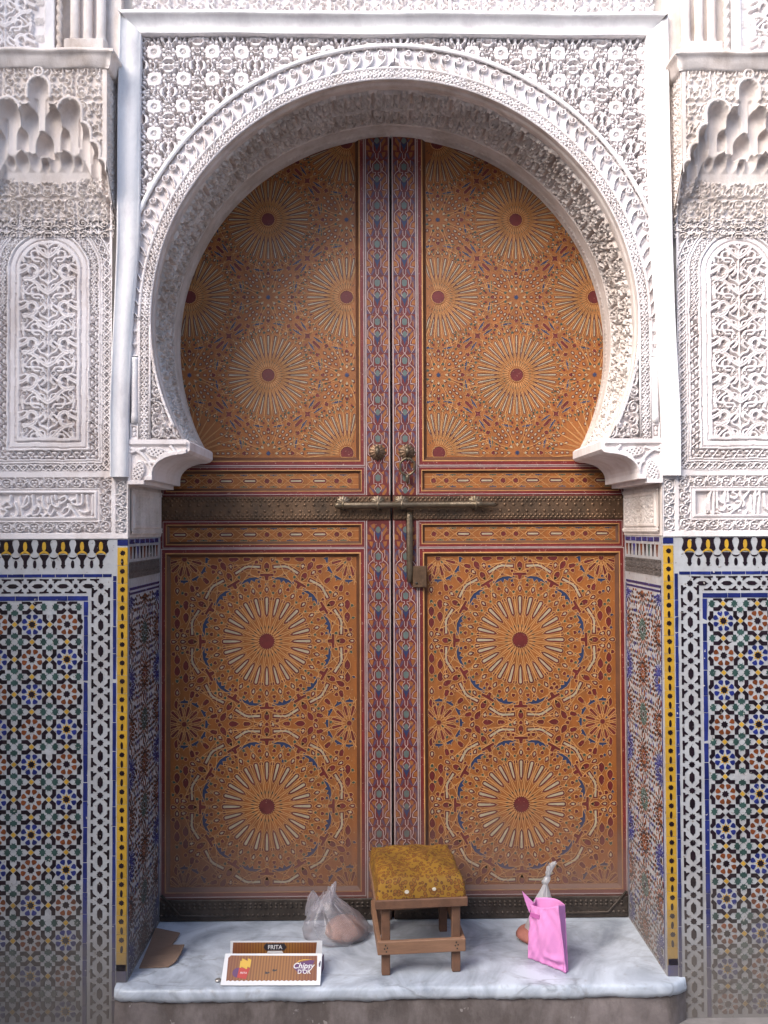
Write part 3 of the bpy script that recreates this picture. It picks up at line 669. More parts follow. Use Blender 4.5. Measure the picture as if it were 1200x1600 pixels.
def pat_text(s):
    T = text_strokes(s)
    def fn(x, z):
        h = np.full_like(x, .85)
        # border of roundels
        for z0, z1 in ((2.058, 2.102), (1.872, 1.916)): h = np.where((z > z0) & (z < z1) & (x > 1.2), pat_vine(x-1.2, (z-(z0+z1)/2)/((z1-z0)/2), .0585)*.95, h)
        h = np.where((x > 1.202) & (x < 1.248) & (z > 1.872) & (z < 2.102), pat_vine(z-1.87, (x-1.225)/.023, .0575)*.95, h)
        h = np.where((x > 1.136) & (x < 1.180) & (z > 1.868) & (z < 2.09), pat_vine(z-1.87, (x-1.158)/.022, .0555)*.95, h)
        inb = (x > 1.262) & (z > 1.930) & (z < 2.045)
        h = np.where((np.abs(x-1.255) < .0025) & (z > 1.924) & (z < 2.05) | ((np.abs(z-1.923) < .002) | (np.abs(z-2.051) < .002)) & (x > 1.253), .55, h)
        t = np.full_like(x, .10)
        xx, zz = wob(x, z, .0008)
        for st in T: t = np.maximum(t, sm(pline(xx, zz, smoothpts(st, 4) if len(st) > 2 else st), .0050, .0035)*.98)
        h = np.where(inb & (x > 1.272) & (z > 1.938) & (z < 2.037), t, np.where(inb, 1.0, h))
        return h+.03*lownoise(x, z)
    return fn
# muqarnas: cells given from the bay's axis, in photo-scaled units (1/378 m), later cells lie deeper
MQ = [(0, 126, 15, 232, -.118, -.078)]
for sg in (-1, 1):
    MQ += [(sg*48, 160, 17, 262, -.118, -.060), (sg*66, 198, 13, 280, -.118, -.048), (sg*82, 228, 11, 305, -.118, -.036), (sg*95, 255, 8, 325, -.118, -.025),
           (sg*18, 167, 13, 232, -.088, -.048), (sg*33, 196, 8, 230, -.066, -.030), (sg*15, 231, 9, 262, -.058, -.024), (sg*35, 233, 10, 266, -.058, -.022), (sg*53, 238, 7, 268, -.060, -.026), (sg*64, 264, 14, 312, -.062, -.004), (sg*84, 292, 11, 330, -.056, 0.0), (sg*97, 300, 6, 330, -.05, 0.0), (sg*8, 150, 4, 200, -.092, -.075), (sg*58, 178, 5, 225, -.09, -.055), (sg*75, 214, 5, 250, -.08, -.05)]
MQ += [(0, 202, 14, 238, -.062, -.004), (0, 240, 5, 262, -.040, -.02)]
def muq_y(x, z):
    dx = (x-BC)*378; y = 108+(3.785-z)*378
    D = np.full_like(x, -.12); rim = np.zeros_like(x)
    arch = np.interp(np.abs(dx), [0, 106], [250, 330])
    for (cx, yt, w, yb, y0, y1) in MQ:
        u = np.clip(np.abs(dx-cx)/w, 0, 1.0); top = yt+w*(1-np.sqrt(np.clip(1-u*u, 0, 1)))*1.15
        inn = (np.abs(dx-cx) < w) & (y > top) & (y < yb)
        t = np.clip((y-top)/(w*1.1), 0, 1); prof = np.sqrt(np.clip(1-(1-t)**2, 0, 1))*np.sqrt(np.clip(1-.80*u*u, 0, 1))
        dep = y0+(y1-y0)*prof
        D = np.where(inn, np.maximum(D, dep), D)
        if y0 < -.11:
            dd = np.where(y < yt+w, np.abs(np.hypot(dx-cx, (y-yt-w)/1.1)-w-2.5), np.abs(np.abs(dx-cx)-w-2.5)); rim = np.maximum(rim, sm(dd, 2.2, 2)*(y < yt+w*2.1))
    # the mass steps back to the panel plane towards the foot
    back = np.interp(y, [222, 234, 258, 300, 336], [-.12, -.064, -.024, -.010, 0.0])
    core = np.abs(dx) < np.interp(y, [220, 236, 300, 340], [0, 60, 84, 110])
    D = np.where(core, np.maximum(D, back), D)
    D = np.maximum(D, np.interp(y, [262, 340], [-.12, 0.0]))
    D = np.where(y > 338, 0.0, D)
    fr = (D < -.119) & (rim < .3) & (np.abs(dx) < 99) & (y > 111)
    rel = pat_arab(np.abs(x-BC), z-3.5, .075, .075)
    D = np.where(fr, -.110-.012*rel, D); D = np.where((rim > .05) & (D < -.105), np.minimum(D, -.118-.006*rim), D)
    tin = (np.hypot(dx, y-116) < 9); D = np.where(tin, -.122-.004*sm(np.abs(np.hypot(dx, y-116)-7), 2, 1.5)+.008*((np.abs(dx*(y-116)) > 3) & (np.hypot(dx, y-116) < 5.5)), D)
    # fretwork grilles and carved foot
    gr = (np.abs(np.abs(dx)-68) < 16) & (y > 268) & (y < 296) & (D > -.04); D = D+np.where(gr, .006*((np.sin(dx*1.1+y*1.1) > .2) & (np.sin(dx*1.1-y*1.1) > .2)), 0)
    ft = (y > 272) & (D > -.045); D = D-np.where(ft, .012*pat_arab(np.abs(x-BC)+.02, z-3.02, .070, .066), 0)
    return D
def bay(s):
    side = 'left' if s < 0 else 'right'
    b = thing('wall_bay', (s*1.5, .02, -.17), 'wall bay %s of the door: star mosaic below, carved stucco panel and honeycomb niche above' % side, 'wall', 'wall bays flanking the door')
    relief('carved_panel', b, s, 1.199, 1.735, 2.128, 3.262, pat_bay, .022, .015, stucco, .0027)
    relief('writing_frieze', b, s, 1.130, 1.74, 1.846, 2.130, pat_text(s), .019, .011, stucco, .0026)
    nx, nz = 200, 190
    X, Z = np.meshgrid(np.linspace(1.187, 1.747, nx), np.linspace(3.12, 3.786, nz), indexing='ij'); Yv = muq_y(X, Z)
    mk = (Yv < -.001)[:-1, :-1] | (Z[:-1, :-1] > 3.19)
    obj('muqarnas', grid_mesh('muqarnas', np.stack([X*s, Yv, Z], -1), stucco_b, mk, flip=(s < 0)), b)
    # return face of the projecting niche, carved
    zz = np.linspace(3.19, 3.79, 190); tt = np.linspace(0, 1, 34); ZZ, TT = np.meshgrid(zz, tt, indexing='ij')
    yy = np.interp(108+(3.785-ZZ)*378, [100, 262, 330], [-.1215, -.1215, 0]); YY = yy*TT+.012*(1-TT)
    Hh = np.where((TT > .12) & (TT < .88), .008*pat_arab(YY+.5, ZZ, .05, .06), .008)
    obj('niche_return', grid_mesh('niche_return', np.stack([s*(1.1875-Hh+.006), YY, ZZ], -1), stucco_b, flip=(s > 0)), b)
    # cornice with its weathered fillets
    prof = [(-.10, 3.776), (-.124, 3.778), (-.126, 3.786), (-.130, 3.790), (-.134, 3.82), (-.142, 3.832), (-.150, 3.836), (-.150, 3.848), (.03, 3.852)]
    path = [(1.186, .03), (1.186, 0), (1.75, 0)]
    P = np.zeros((len(prof), 42, 3))
    for i, (y, z) in enumerate(prof):
        o_ = -y-.12; Xc = 1.182-o_
        xs_ = np.concatenate([np.full(12, Xc), np.linspace(Xc, 1.76, 30)]); ys_ = np.concatenate([np.linspace(.0, y, 12), np.full(30, y)])
        P[i, :, 0] = s*xs_; P[i, :, 1] = ys_+.0015*np.sin(xs_*31+i); P[i, :, 2] = z+.002*np.sin(xs_*23+ys_*20)
    obj('cornice', grid_mesh('cornice', P, stucco_b, flip=(s > 0), smooth=False), b)
    # above the cornice: plinth block, colonnettes, rope moulding, carved panel
    box('plinth_block', s*1.205, s*1.37, -.105, .03, 3.852, 3.915, stucco_b, b, .004)
    for cx in (1.235, 1.29, 1.345):
        obj('shaft', tubemesh('shaft', [(s*cx, -.045, z) for z in (3.915, 3.93, 3.945, 3.96, 4.5)], [.026, .027, .021, .019, .019], stucco_b, 14), b)
    for cx in (1.262, 1.318): box('shaft_backing', s*(cx-.018), s*(cx+.018), -.030, .03, 3.91, 4.5, stucco_b, b, .003)
    n = 90; obj('rope_moulding', grid_mesh('rope_moulding', np.array([[(s*(1.405+.012*math.cos(a)*(1+.22*math.sin(2*a+z_*150))), -.055-.012*math.sin(a)*(1+.22*math.sin(2*a+z_*150)), z_) for z_ in np.linspace(3.85, 4.5, 160)] for a in np.linspace(0, PI, 14)]), stucco_b, flip=(s > 0)), b)
    box('side_strip', s*1.425, s*1.465, -.062, .03, 3.85, 4.5, limewash, b, .003)
    relief('upper_panel', b, s, 1.465, 1.78, 3.85, 4.5, lambda x, z: np.maximum(.1, pat_tree(x-1.635, z-3.84)), .018, -.035, stucco, .0035)
    box('upper_backing', s*1.16, s*1.80, -.018, .03, 3.85, 4.5, stucco_b, b, 0)
    # ------------------------------------------------ mosaic dado
    d = obj('mosaic_dado', boxmesh('mosaic_dado', min(s*1.1335, s*1.9), max(s*1.1335, s*1.9), .0, .04, -.18, 1.845, zw, 0), b)
    T = [(0, -.001, 0), (.0007, .0018, 0)]
    x_of = lambda X: s*X
    F0, F1 = 1.318, 1.79
    K = Kit(d, (min(s*F0, s*F1), max(s*F0, s*F1), -.17, 1.583), .0)
    p = .1458; K.tilt = R(1.1)
    def strip(pts, w):
        L_, R_ = [], []
        for i in range(len(pts)):
            a = np.array(pts[max(i-1, 0)]); c_ = np.array(pts[min(i+1, len(pts)-1)]); q = np.array(pts[i])
            t = (c_-a)/np.linalg.norm(c_-a); nn = np.array([-t[1], t[0]])
            k = 1.0
            if 0 < i < len(pts)-1:
                t1 = (q-a)/np.linalg.norm(q-a); k = 1/max(.5, abs(np.dot(t1, t)))
            L_.append(tuple(q+nn*w*k)); R_.append(tuple(q-nn*w*k))
        return L_+R_[::-1]
    pet = [(0, -.070), (.040, -.020), (.058, .022), (.050, .052), (.026, .068), (0, .072), (-.026, .068), (-.050, .052), (-.058, .022), (-.040, -.020)]
    pet = [(a*p*1.36, c_*p*1.16) for a, c_ in pet]
    jit = lambda k=.0006: random.uniform(-k, k)
    for i in range(0, 4):
        for k in range(-1, 13):
            X = 1.384+i*p; z = 1.487-k*p; blue = ((i+k) % 2 == 0) == (s > 0)
            if z < -.2: continue
            if X < F1 and z < 1.58:
                K.put('star_tile', star(8, .112*p, .082*p, PI/8), x_of(X), z, jit(.1), T, 0, [zk], .3)
                if blue: K.stuff('yellow_chip', star(8, .165*p, .095*p, 0), x_of(X), z, 0, [(0, -.001, 0), (.0005, .0009, 0)], 0, [zy])
                for q in range(8):
                    a = R(22.5+45*q); K.put('petal_tile', pet, x_of(X)+.222*p*math.cos(a)+jit(), z+.222*p*math.sin(a)+jit(), a-PI/2+jit(.06), T, 0, [zb if blue else zr], .3)
            for (mx, mz, sw) in ((X+p/2, z, False), (X, z+p/2, True)):
                if i == 0 and not sw: cx_list = [mx, mx-p]
                else: cx_list = [mx]
                for mx_ in cx_list:
                    K.put('diamond_tile', [(0, -.082*p), (.082*p, 0), (0, .082*p), (-.082*p, 0)], x_of(mx_), mz, jit(.06), T, 0, [zy if random.random() > .03 else zw], .3)
                    for ex in (-1, 1):
                        for ez in (-1, 1):
                            pts = [(.058, .046), (.150, .138), (.150, .292)]
                            if sw: pts = [(c_, a) for a, c_ in pts]
                            pl = strip([(ex*a*p, ez*c_*p) for a, c_ in pts], .058*p)
                            K.put('elbow_tile', pl, x_of(mx_)+jit(), mz+jit(), jit(.03), T, 0, [zk], .3)
            for mx_ in ([X+p/2, X-p/2] if i == 0 else [X+p/2]):
                for (ax, az) in ((.172, 0), (-.172, 0), (0, .172), (0, -.172)):
                    K.put('cross_tile', [(a*p*1.38, c_*p*1.38) for a, c_ in ((-.075, -.045), (-.045, -.03), (-.03, -.075), (.03, -.075), (.045, -.03), (.075, -.045), (.055, 0), (.075, .045), (.045, .03), (.03, .075), (-.03, .075), (-.045, .03), (-.075, .045), (-.055, 0))], x_of(mx_)+ax*p, z+p/2+az*p, (0 if az == 0 else PI/2)+jit(.05), T, 0, [zg if random.random() > .02 else zw], .3)
    K.flush()
    # strapwork border, upright and across
    K.rect = (min(s*1.197, s*F1), max(s*1.197, s*F1), -.17, 1.68)
    lz = [(-.0085, -.012), (-.004, -.016), (0, -.0225), (.004, -.016), (.0085, -.012), (.0095, 0), (.0085, .012), (.004, .016), (0, .0225), (-.004, .016), (-.0085, .012), (-.0095, 0)]
    tee = [(.0055, .0165), (.0055, -.0165), (-.0015, -.0150), (-.0015, -.004), (-.013, .0075), (-.011, .0110), (-.002, .0085), (-.0015, .0150)]
    lz = [(a*1.22, c_*1.18) for a, c_ in lz]; tee = [(a*1.35, c_*1.25) for a, c_ in tee]
    per = .1092
    for k in range(17):
        z = 1.647-k*per; x = s*1.2435
        K.put('knot_tile', star(8, .0145, .0110), x, z, jit(.1), T, 0, [zk])
        if z-per/2 > -.16:
            K.put('lozenge_tile', lz, x, z-per/2, jit(.04), T, 0, [zk])
            for e in (-1, 1):
                for q in (-1, 1):
                    pl = [(e*a, q*c_) for a, c_ in tee]; K.put('hook_tile', pl, x+e*.0315, z-per/2+q*.0270, jit(.03), T, 0, [zk])
    for k in range(1, 6):
        x = s*(1.2435+k*per*.965); z = 1.647
        K.put('knot_tile', star(8, .0115, .0085), x, z, jit(.1), T, 0, [zk]); xm = s*(1.2435+(k-.5)*per*.965)
        K.put('lozenge_tile', [(c_, a*.85) for a, c_ in lz], xm, z, jit(.04), T, 0, [zk])
        for e in (-1, 1):
            for q in (-1, 1):
                if k == 1 and e < 0 and q == -s: continue
                K.put('hook_tile', [(q*c_, e*a*.8) for a, c_ in tee], xm+q*.0265, z+e*.0245, jit(.03), T, 0, [zk])
    # cobalt strips of cut tile
    def run(x0, x1, z0, z1, vert, ln):
        K.rect = (min(s*x0, s*x1)-1, max(s*x0, s*x1)+1, -1, 3); a = z0 if vert else x0; end = z1 if vert else x1
        while a < end-.012:
            l = min(ln*random.uniform(.55, 1.25), end-a)
            if vert: K.put('cobalt_tile', rect((x1-x0)/2-jit(.0006)-.0004, l/2-.0009), s*(x0+x1)/2, a+l/2, jit(.008), T, 0, [zb])
            else: K.put('cobalt_tile', rect(l/2-.0009, (z1-z0)/2-.0006), s*(a+l/2), (z0+z1)/2, jit(.008), T, 0, [zb])
            a += l
    run(1.296, 1.315, -.17, 1.583, True, .105); run(1.296, 1.79, 1.585, 1.606, False, .10); run(1.197, 1.79, 1.683, 1.698, False, .07); run(1.178, 1.193, -.17, 1.69, True, .10)
    # yellow corner strip with black stars and almonds
    K.tilt = 0.
    run(1.130, 1.176, 1.815, 1.842, False, .1); run(1.132, 1.176, .0, .075, False, .1)
    pz = .0767; K.rect = (-3, 3, -1, 3)
    for k in range(23):
        z = 1.785-k*pz
        if z < .08: break
        K.put('yellow_tile', rect(.0215, pz/2-.0006), s*1.153, z-.014, jit(.006), T, 0, [zy])
    K2 = Kit(d, (-3, 3, .07, 3), -.0018)
    for k in range(23):
        z = 1.785-k*pz
        if z < .1: break
        K2.put('star_chip', star(8, .0125, .0095), s*1.153+jit(.001), z, jit(.2), [(0, -.001, 0), (.0006, .0012, 0)], 0, [zk])
        K2.put('almond_chip', almond(.0155, .0062, 3), s*1.153+jit(.001), z-pz/2, jit(.06), [(0, -.001, 0), (.0006, .0012, 0)], 0, [zk])
    # merlon frieze
    K.rect = (min(s*1.197, s*1.79), max(s*1.197, s*1.79), 1.69, 1.842); u = .000586
    for k in range(8):
        cx = s*(1.243+k*.0792); cz = 1.845; tr = lambda pts: [(a*u, -c_*u) for a, c_ in pts]
        half = lambda h: h+[(-a, c_) for a, c_ in h[::-1]]
        K.put('merlon_tile', tr(half([(55, 6), (45, 20), (43, 40), (50, 62), (56, 84), (50, 100), (36, 106)]))[:], cx, cz, 0, T, 0, [zk])
        K.put('bulb_tile', tr(half([(30, 112), (33, 126), (22, 142), (13, 158), (13, 184), (19, 192), (12, 200), (8, 212)])), cx, cz, 0, T, 0, [zk])
        K2.rect = K.rect
        K2.put('flame_chip', [(a*u, c_*u) for a, c_ in almond(34, 15, 3)], cx, cz-54*u, 0, [(0, -.001, 0), (.0004, .0012, 0)], 0, [zy])
        K2.put('crescent_chip', tr([(-40, 118), (-30, 98), (-12, 86), (12, 86), (30, 98), (40, 118), (22, 106), (0, 102), (-22, 106)]), cx, cz, 0, [(0, -.001, 0), (.0004, .0012, 0)], 0, [zy])
        c2 = s*(1.243+(k+.5)*.0792)
        K.put('crescent_tile', tr([(-32, 122), (-18, 131), (0, 134), (18, 131), (32, 122), (20, 142), (0, 148), (-20, 142)]), c2, cz, 0, T, 0, [zk])
        K.put('almond_tile', [(a*u, c_*u) for a, c_ in almond(30, 13, 3)], c2, cz-182*u, 0, T, 0, [zk])
    return b
bayL = bay(-1); bayR = bay(1)

# ================================================================== DOOR LEAVES
def strip_poly(pts, w):
    L_, R_ = [], []
    for i in range(len(pts)):
        a = np.array(pts[max(i-1, 0)]); c_ = np.array(pts[min(i+1, len(pts)-1)]); q = np.array(pts[i])
        t = (c_-a)/np.linalg.norm(c_-a); nn = np.array([-t[1], t[0]]); k = 1.0
        if 0 < i < len(pts)-1:
            t1 = (q-a)/np.linalg.norm(q-a); k = 1/max(.5, abs(np.dot(t1, t)))
        L_.append(tuple(q+nn*w*k)); R_.append(tuple(q-nn*w*k))
    return L_+R_[::-1]
WH = ([(-.0012, -.001, 0), (-.0008, .0028, 0), (.0014, .0028, 0), (.0020, .0003, 1), (.0080, .0003, 1), (.0084, .0016, 2)], 2)
WS = ([(-.0005, -.001, 0), (-.0002, .0024, 0), (.0013, .0024, 0), (.0017, .0003, 1), (.0054, .0003, 1), (.0057, .0014, 2)], 2)
WM = [lineo, redp, whitep]
CR = ([(-.0012, -.001, 0), (-.0008, .0026, 0), (.0013, .0026, 0), (.0019, .0004, 1)], 1)
CS = ([(-.0008, -.001, 0), (-.0005, .0019, 0), (.0009, .0019, 0), (.0013, .0004, 1)], 1)
LN = ([(0, -.001, 0), (.0003, .0015, 0)], 0)
def pol(r_, a): return (r_*math.cos(a), r_*math.sin(a))
baton = [(.112, 0), (.130, .0100), (.150, .0125), (.210, .0145), (.220, .0070), (.220, -.0070), (.210, -.0145), (.150, -.0125), (.130, -.0100)]
drop = [(-.021, 0), (-.008, .0105), (.004, .0135), (.014, .0105), (.0195, 0), (.014, -.0105), (.004, -.0135), (-.008, -.0105)]
petal = [(-.029, 0), (-.010, .0130), (.007, .0158), (.019, .0115), (.028, 0), (.019, -.0115), (.007, -.0158), (-.010, -.0130)]
shield = [(-.010, .0095), (-.010, -.0095), (.002, -.0100), (.011, 0), (.002, .0100)]
chevron = [(-.008, -.012), (0, -.006), (.008, -.012), (.009, .004), (0, .012), (-.009, .004)]
hexa = [(.011, 0), (.0055, .0095), (-.0055, .0095), (-.011, 0), (-.0055, -.0095), (.0055, -.0095)]
teep = [(-.018, -.008), (.002, -.0115), (.004, -.036), (.018, -.034), (.018, .034), (.004, .036), (.002, .0115), (-.018, .008)]
flag = [(-.020, -.006), (-.006, -.008), (-.003, -.020), (.004, -.008), (.020, -.003), (.020, .007), (-.020, .008)]
arrow = [(-.024, 0), (-.012, .011), (.012, .012), (.018, .0), (.012, -.012), (-.012, -.011)]
def fill(K, cens, r0, r1, sc=1.0):
    """the carver's small filling pieces, wherever the big figures leave room"""
    big = lambda p, k: [(q[0]*k*sc, q[1]*k*sc) for q in p]
    q = 0
    for nm, sh, k in (('petal', petal, .95), ('drop', drop, .95), ('shield', shield, 1.05), ('chevron', chevron, .85), ('lozenge_inlay', [(-.013, 0), (0, .0085), (.013, 0), (0, -.0085)], .95)):
        for ir in range(int((r1-r0)/.0075)):
            r_ = r0+ir*.0075
            for ia in range(48):
                a = R(7.5*ia)
                for cx, cz in cens:
                    x, z = cx+r_*math.cos(a), cz+r_*math.sin(a); x0, x1, z0, z1 = K.rect
                    if not (x0+.012 < x < x1-.012 and z0+.012 < z < z1-.012): continue
                    m_ = ([lineo, redp], CR) if nm in ('petal', 'shield') else (WM, WH) if nm == 'drop' else ([lineo, greenp if (ir+ia) % 3 else bluep], CS)
                    test = big(sh, k*1.16); W_ = [rot(p_, a) for p_ in test]; W_ = [(p_[0]+x, p_[1]+z) for p_ in W_]
                    c_ = K.cells(W_)
                    if any(t in K.occ for t in c_): continue
                    K.put(nm, big(sh, k), x, z, a, *m_[1], m_[0])
def lower_rosette(K, cx, cz, sgn):
    P = lambda r_, a: (cx+r_*math.cos(a), cz+r_*math.sin(a))
    for k in range(24):
        a = R(15*k); ah = a+R(7.5)
        for sg in (-1, 1):
            K.sline([pol(.046, a), pol(.225, a+sg*R(7.5))], .0018, cx, cz)
            K.sline([pol(.225, a+R(7.5)), pol(.292, a+R(7.5)+sg*R(9))], .0018, cx, cz)
            if k % 2 == 0:
                K.sline([pol(.292, a), pol(.345, a+sg*R(16)), pol(.40, a+sg*R(22))], .002, cx, cz)
                K.sline([pol(.330, a), pol(.388, a+sg*R(15)), pol(.41, a+sg*R(28))], .002, cx, cz)
        K.put('baton', baton, cx, cz, a, *WH, WM)
        x, z = P(.250, a); K.put('drop', drop, x, z, a, *WH, WM)
        x, z = P(.236, ah); K.put('small_star', star(5, .0125, .0062, ah), x, z, 0, *CS, [lineo, greenp])
        x, z = P(.272, ah); K.put('shield', shield, x, z, ah, *CR, [lineo, redp])
        x, z = P(.070, ah); K.stuff('sliver', [(-.013, 0), (0, .0035), (.010, 0), (0, -.0035)], x, z, ah, [(0, -.001, 0), (.0004, .0006, 0)], 0, [darkp])
    K.put('hub', star(24, .047, .038), cx, cz, 0, *CR, [lineo, redp])
    for k in range(12):
        a = R(30*k); ah = a+R(15)
        x, z = P(.312, a); K.put('tee', teep, x, z, a, *CR, [lineo, redp])
        # dark blue brackets either side of the tee
        br = [pol(.300, R(-10.5)), pol(.316, R(-10.5)), pol(.322, 0), pol(.316, R(10.5)), pol(.300, R(10.5)), pol(.304, R(3)), pol(.288, R(1.5)), pol(.305, R(-.8)), pol(.292, R(-3.5)), pol(.304, R(-5))]
        K.put('bracket', br, cx, cz, ah, *CR, [lineo, bluep])
        K.stuff('dart', [(-.011, 0), (.006, .010), (.011, 0), (.006, -.010)], *P(.345, a), a, *CS, [lineo, greenp])
        el = strip_poly([pol(.362, R(-11)), pol(.374, R(-1.5)), pol(.374, R(1.5)), pol(.362, R(11))], .0130); K.put('elbow', el, cx, cz, ah, *WH, WM)
        for sg in (-1, 1):
            x, z = P(.402, a+sg*R(4.2)); K.put('drop', drop, x, z, a+sg*R(4.2)+sg*.2, *WH, WM)
            x, z = P(.338, a+sg*R(6.5)); K.put('shield', [(q[0]*.9, q[1]*.8) for q in shield], x, z, a+sg*R(6.5)+PI, *CR, [lineo, redp if k % 2 else greenp])
    for sx in (-1, 1):
        for q, (zz, nm, sh, mt) in enumerate(((-.30, 'drop', petal, redp), (-.245, 'drop', drop, 0), (-.19, 'chevron', chevron, greenp), (-.14, 'drop', petal, redp), (-.085, 'drop', petal, redp), (-.03, 'drop', drop, 0), (.03, 'drop', drop, 0), (.085, 'drop', petal, redp), (.14, 'drop', petal, redp), (.19, 'chevron', chevron, greenp), (.245, 'drop', drop, 0), (.30, 'drop', petal, redp))):
            ang = PI/2 if zz > 0 else -PI/2
            if mt == 0: K.put(nm, sh, cx+sx*.434, cz+zz, ang, *WH, WM, .98)
            else: K.put(nm, sh, cx+sx*.434, cz+zz, ang if nm != 'chevron' else (0 if zz > 0 else PI), *CR, [lineo, mt], .98)
        for zz in (-.175, -.115, .115, .175): K.put('drop', petal, cx+sx*.392, cz+zz, PI/2 if zz > 0 else -PI/2, *CR, [lineo, redp])
        for zz in (-.23, .23): K.put('hexagon', hexa, cx+sx*.392, cz+zz, PI/2, *CR, [lineo, redp])
def small_rosette(K, cx, cz):
    K.put('small_hub', star(12, .018, .012), cx, cz, 0, *CS, [lineo, redp])
    for k in range(12):
        a = R(30*k+15)
        K.put('petal', petal, cx+.062*math.cos(a), cz+.062*math.sin(a), a, *CR, [lineo, redp])
        a2 = R(30*k); K.put('flag', flag, cx+.108*math.cos(a2), cz+.108*math.sin(a2), a2+PI/2, *CR, [lineo, bluep])
        for sg in (-1, 1): K.sline([pol(.02, a2), pol(.09, a2+sg*.16), pol(.13, a2+sg*.33)], .0018, cx, cz)
        K.put('arrow', arrow, cx+.150*math.cos(a), cz+.150*math.sin(a), a, *CR, [lineo, redp])
def lower_panel(K, s):
    K.occ = set()
    zs = (1.338, .540)
    for z in zs: lower_rosette(K, s*.618, z, s)
    for z in (1.738, .939, .140):
        for x in (.218, 1.018): small_rosette(K, s*x, z)
        for sx in (-1, 1):
            for dx, sh, nm, spec in ((.028, drop, 'drop', (WH, WM)), (.098, arrow, 'arrow', (CR, [lineo, redp])), (.160, petal, 'petal', (CR, [lineo, redp])), (.215, hexa, 'hexagon', (CR, [lineo, redp]))):
                if dx < .2: K.put(nm, sh, s*.618+sx*dx, z, 0 if sx > 0 else PI, *spec[0], spec[1])
    fill(K, [(s*.618, z) for z in zs], .21, .60)
    K.flush()
ray = [(.080, 0), (.098, .0050), (.114, .0078), (.192, .0090), (.199, .0055), (.199, -.0055), (.192, -.0090), (.114, -.0078), (.098, -.0050)]
dash = [(-.0035, -.027), (.003, -.027), (.004, -.009), (.011, -.005), (.004, 0), (.011, .005), (.004, .009), (.003, .027), (-.0035, .027), (-.006, 0)]
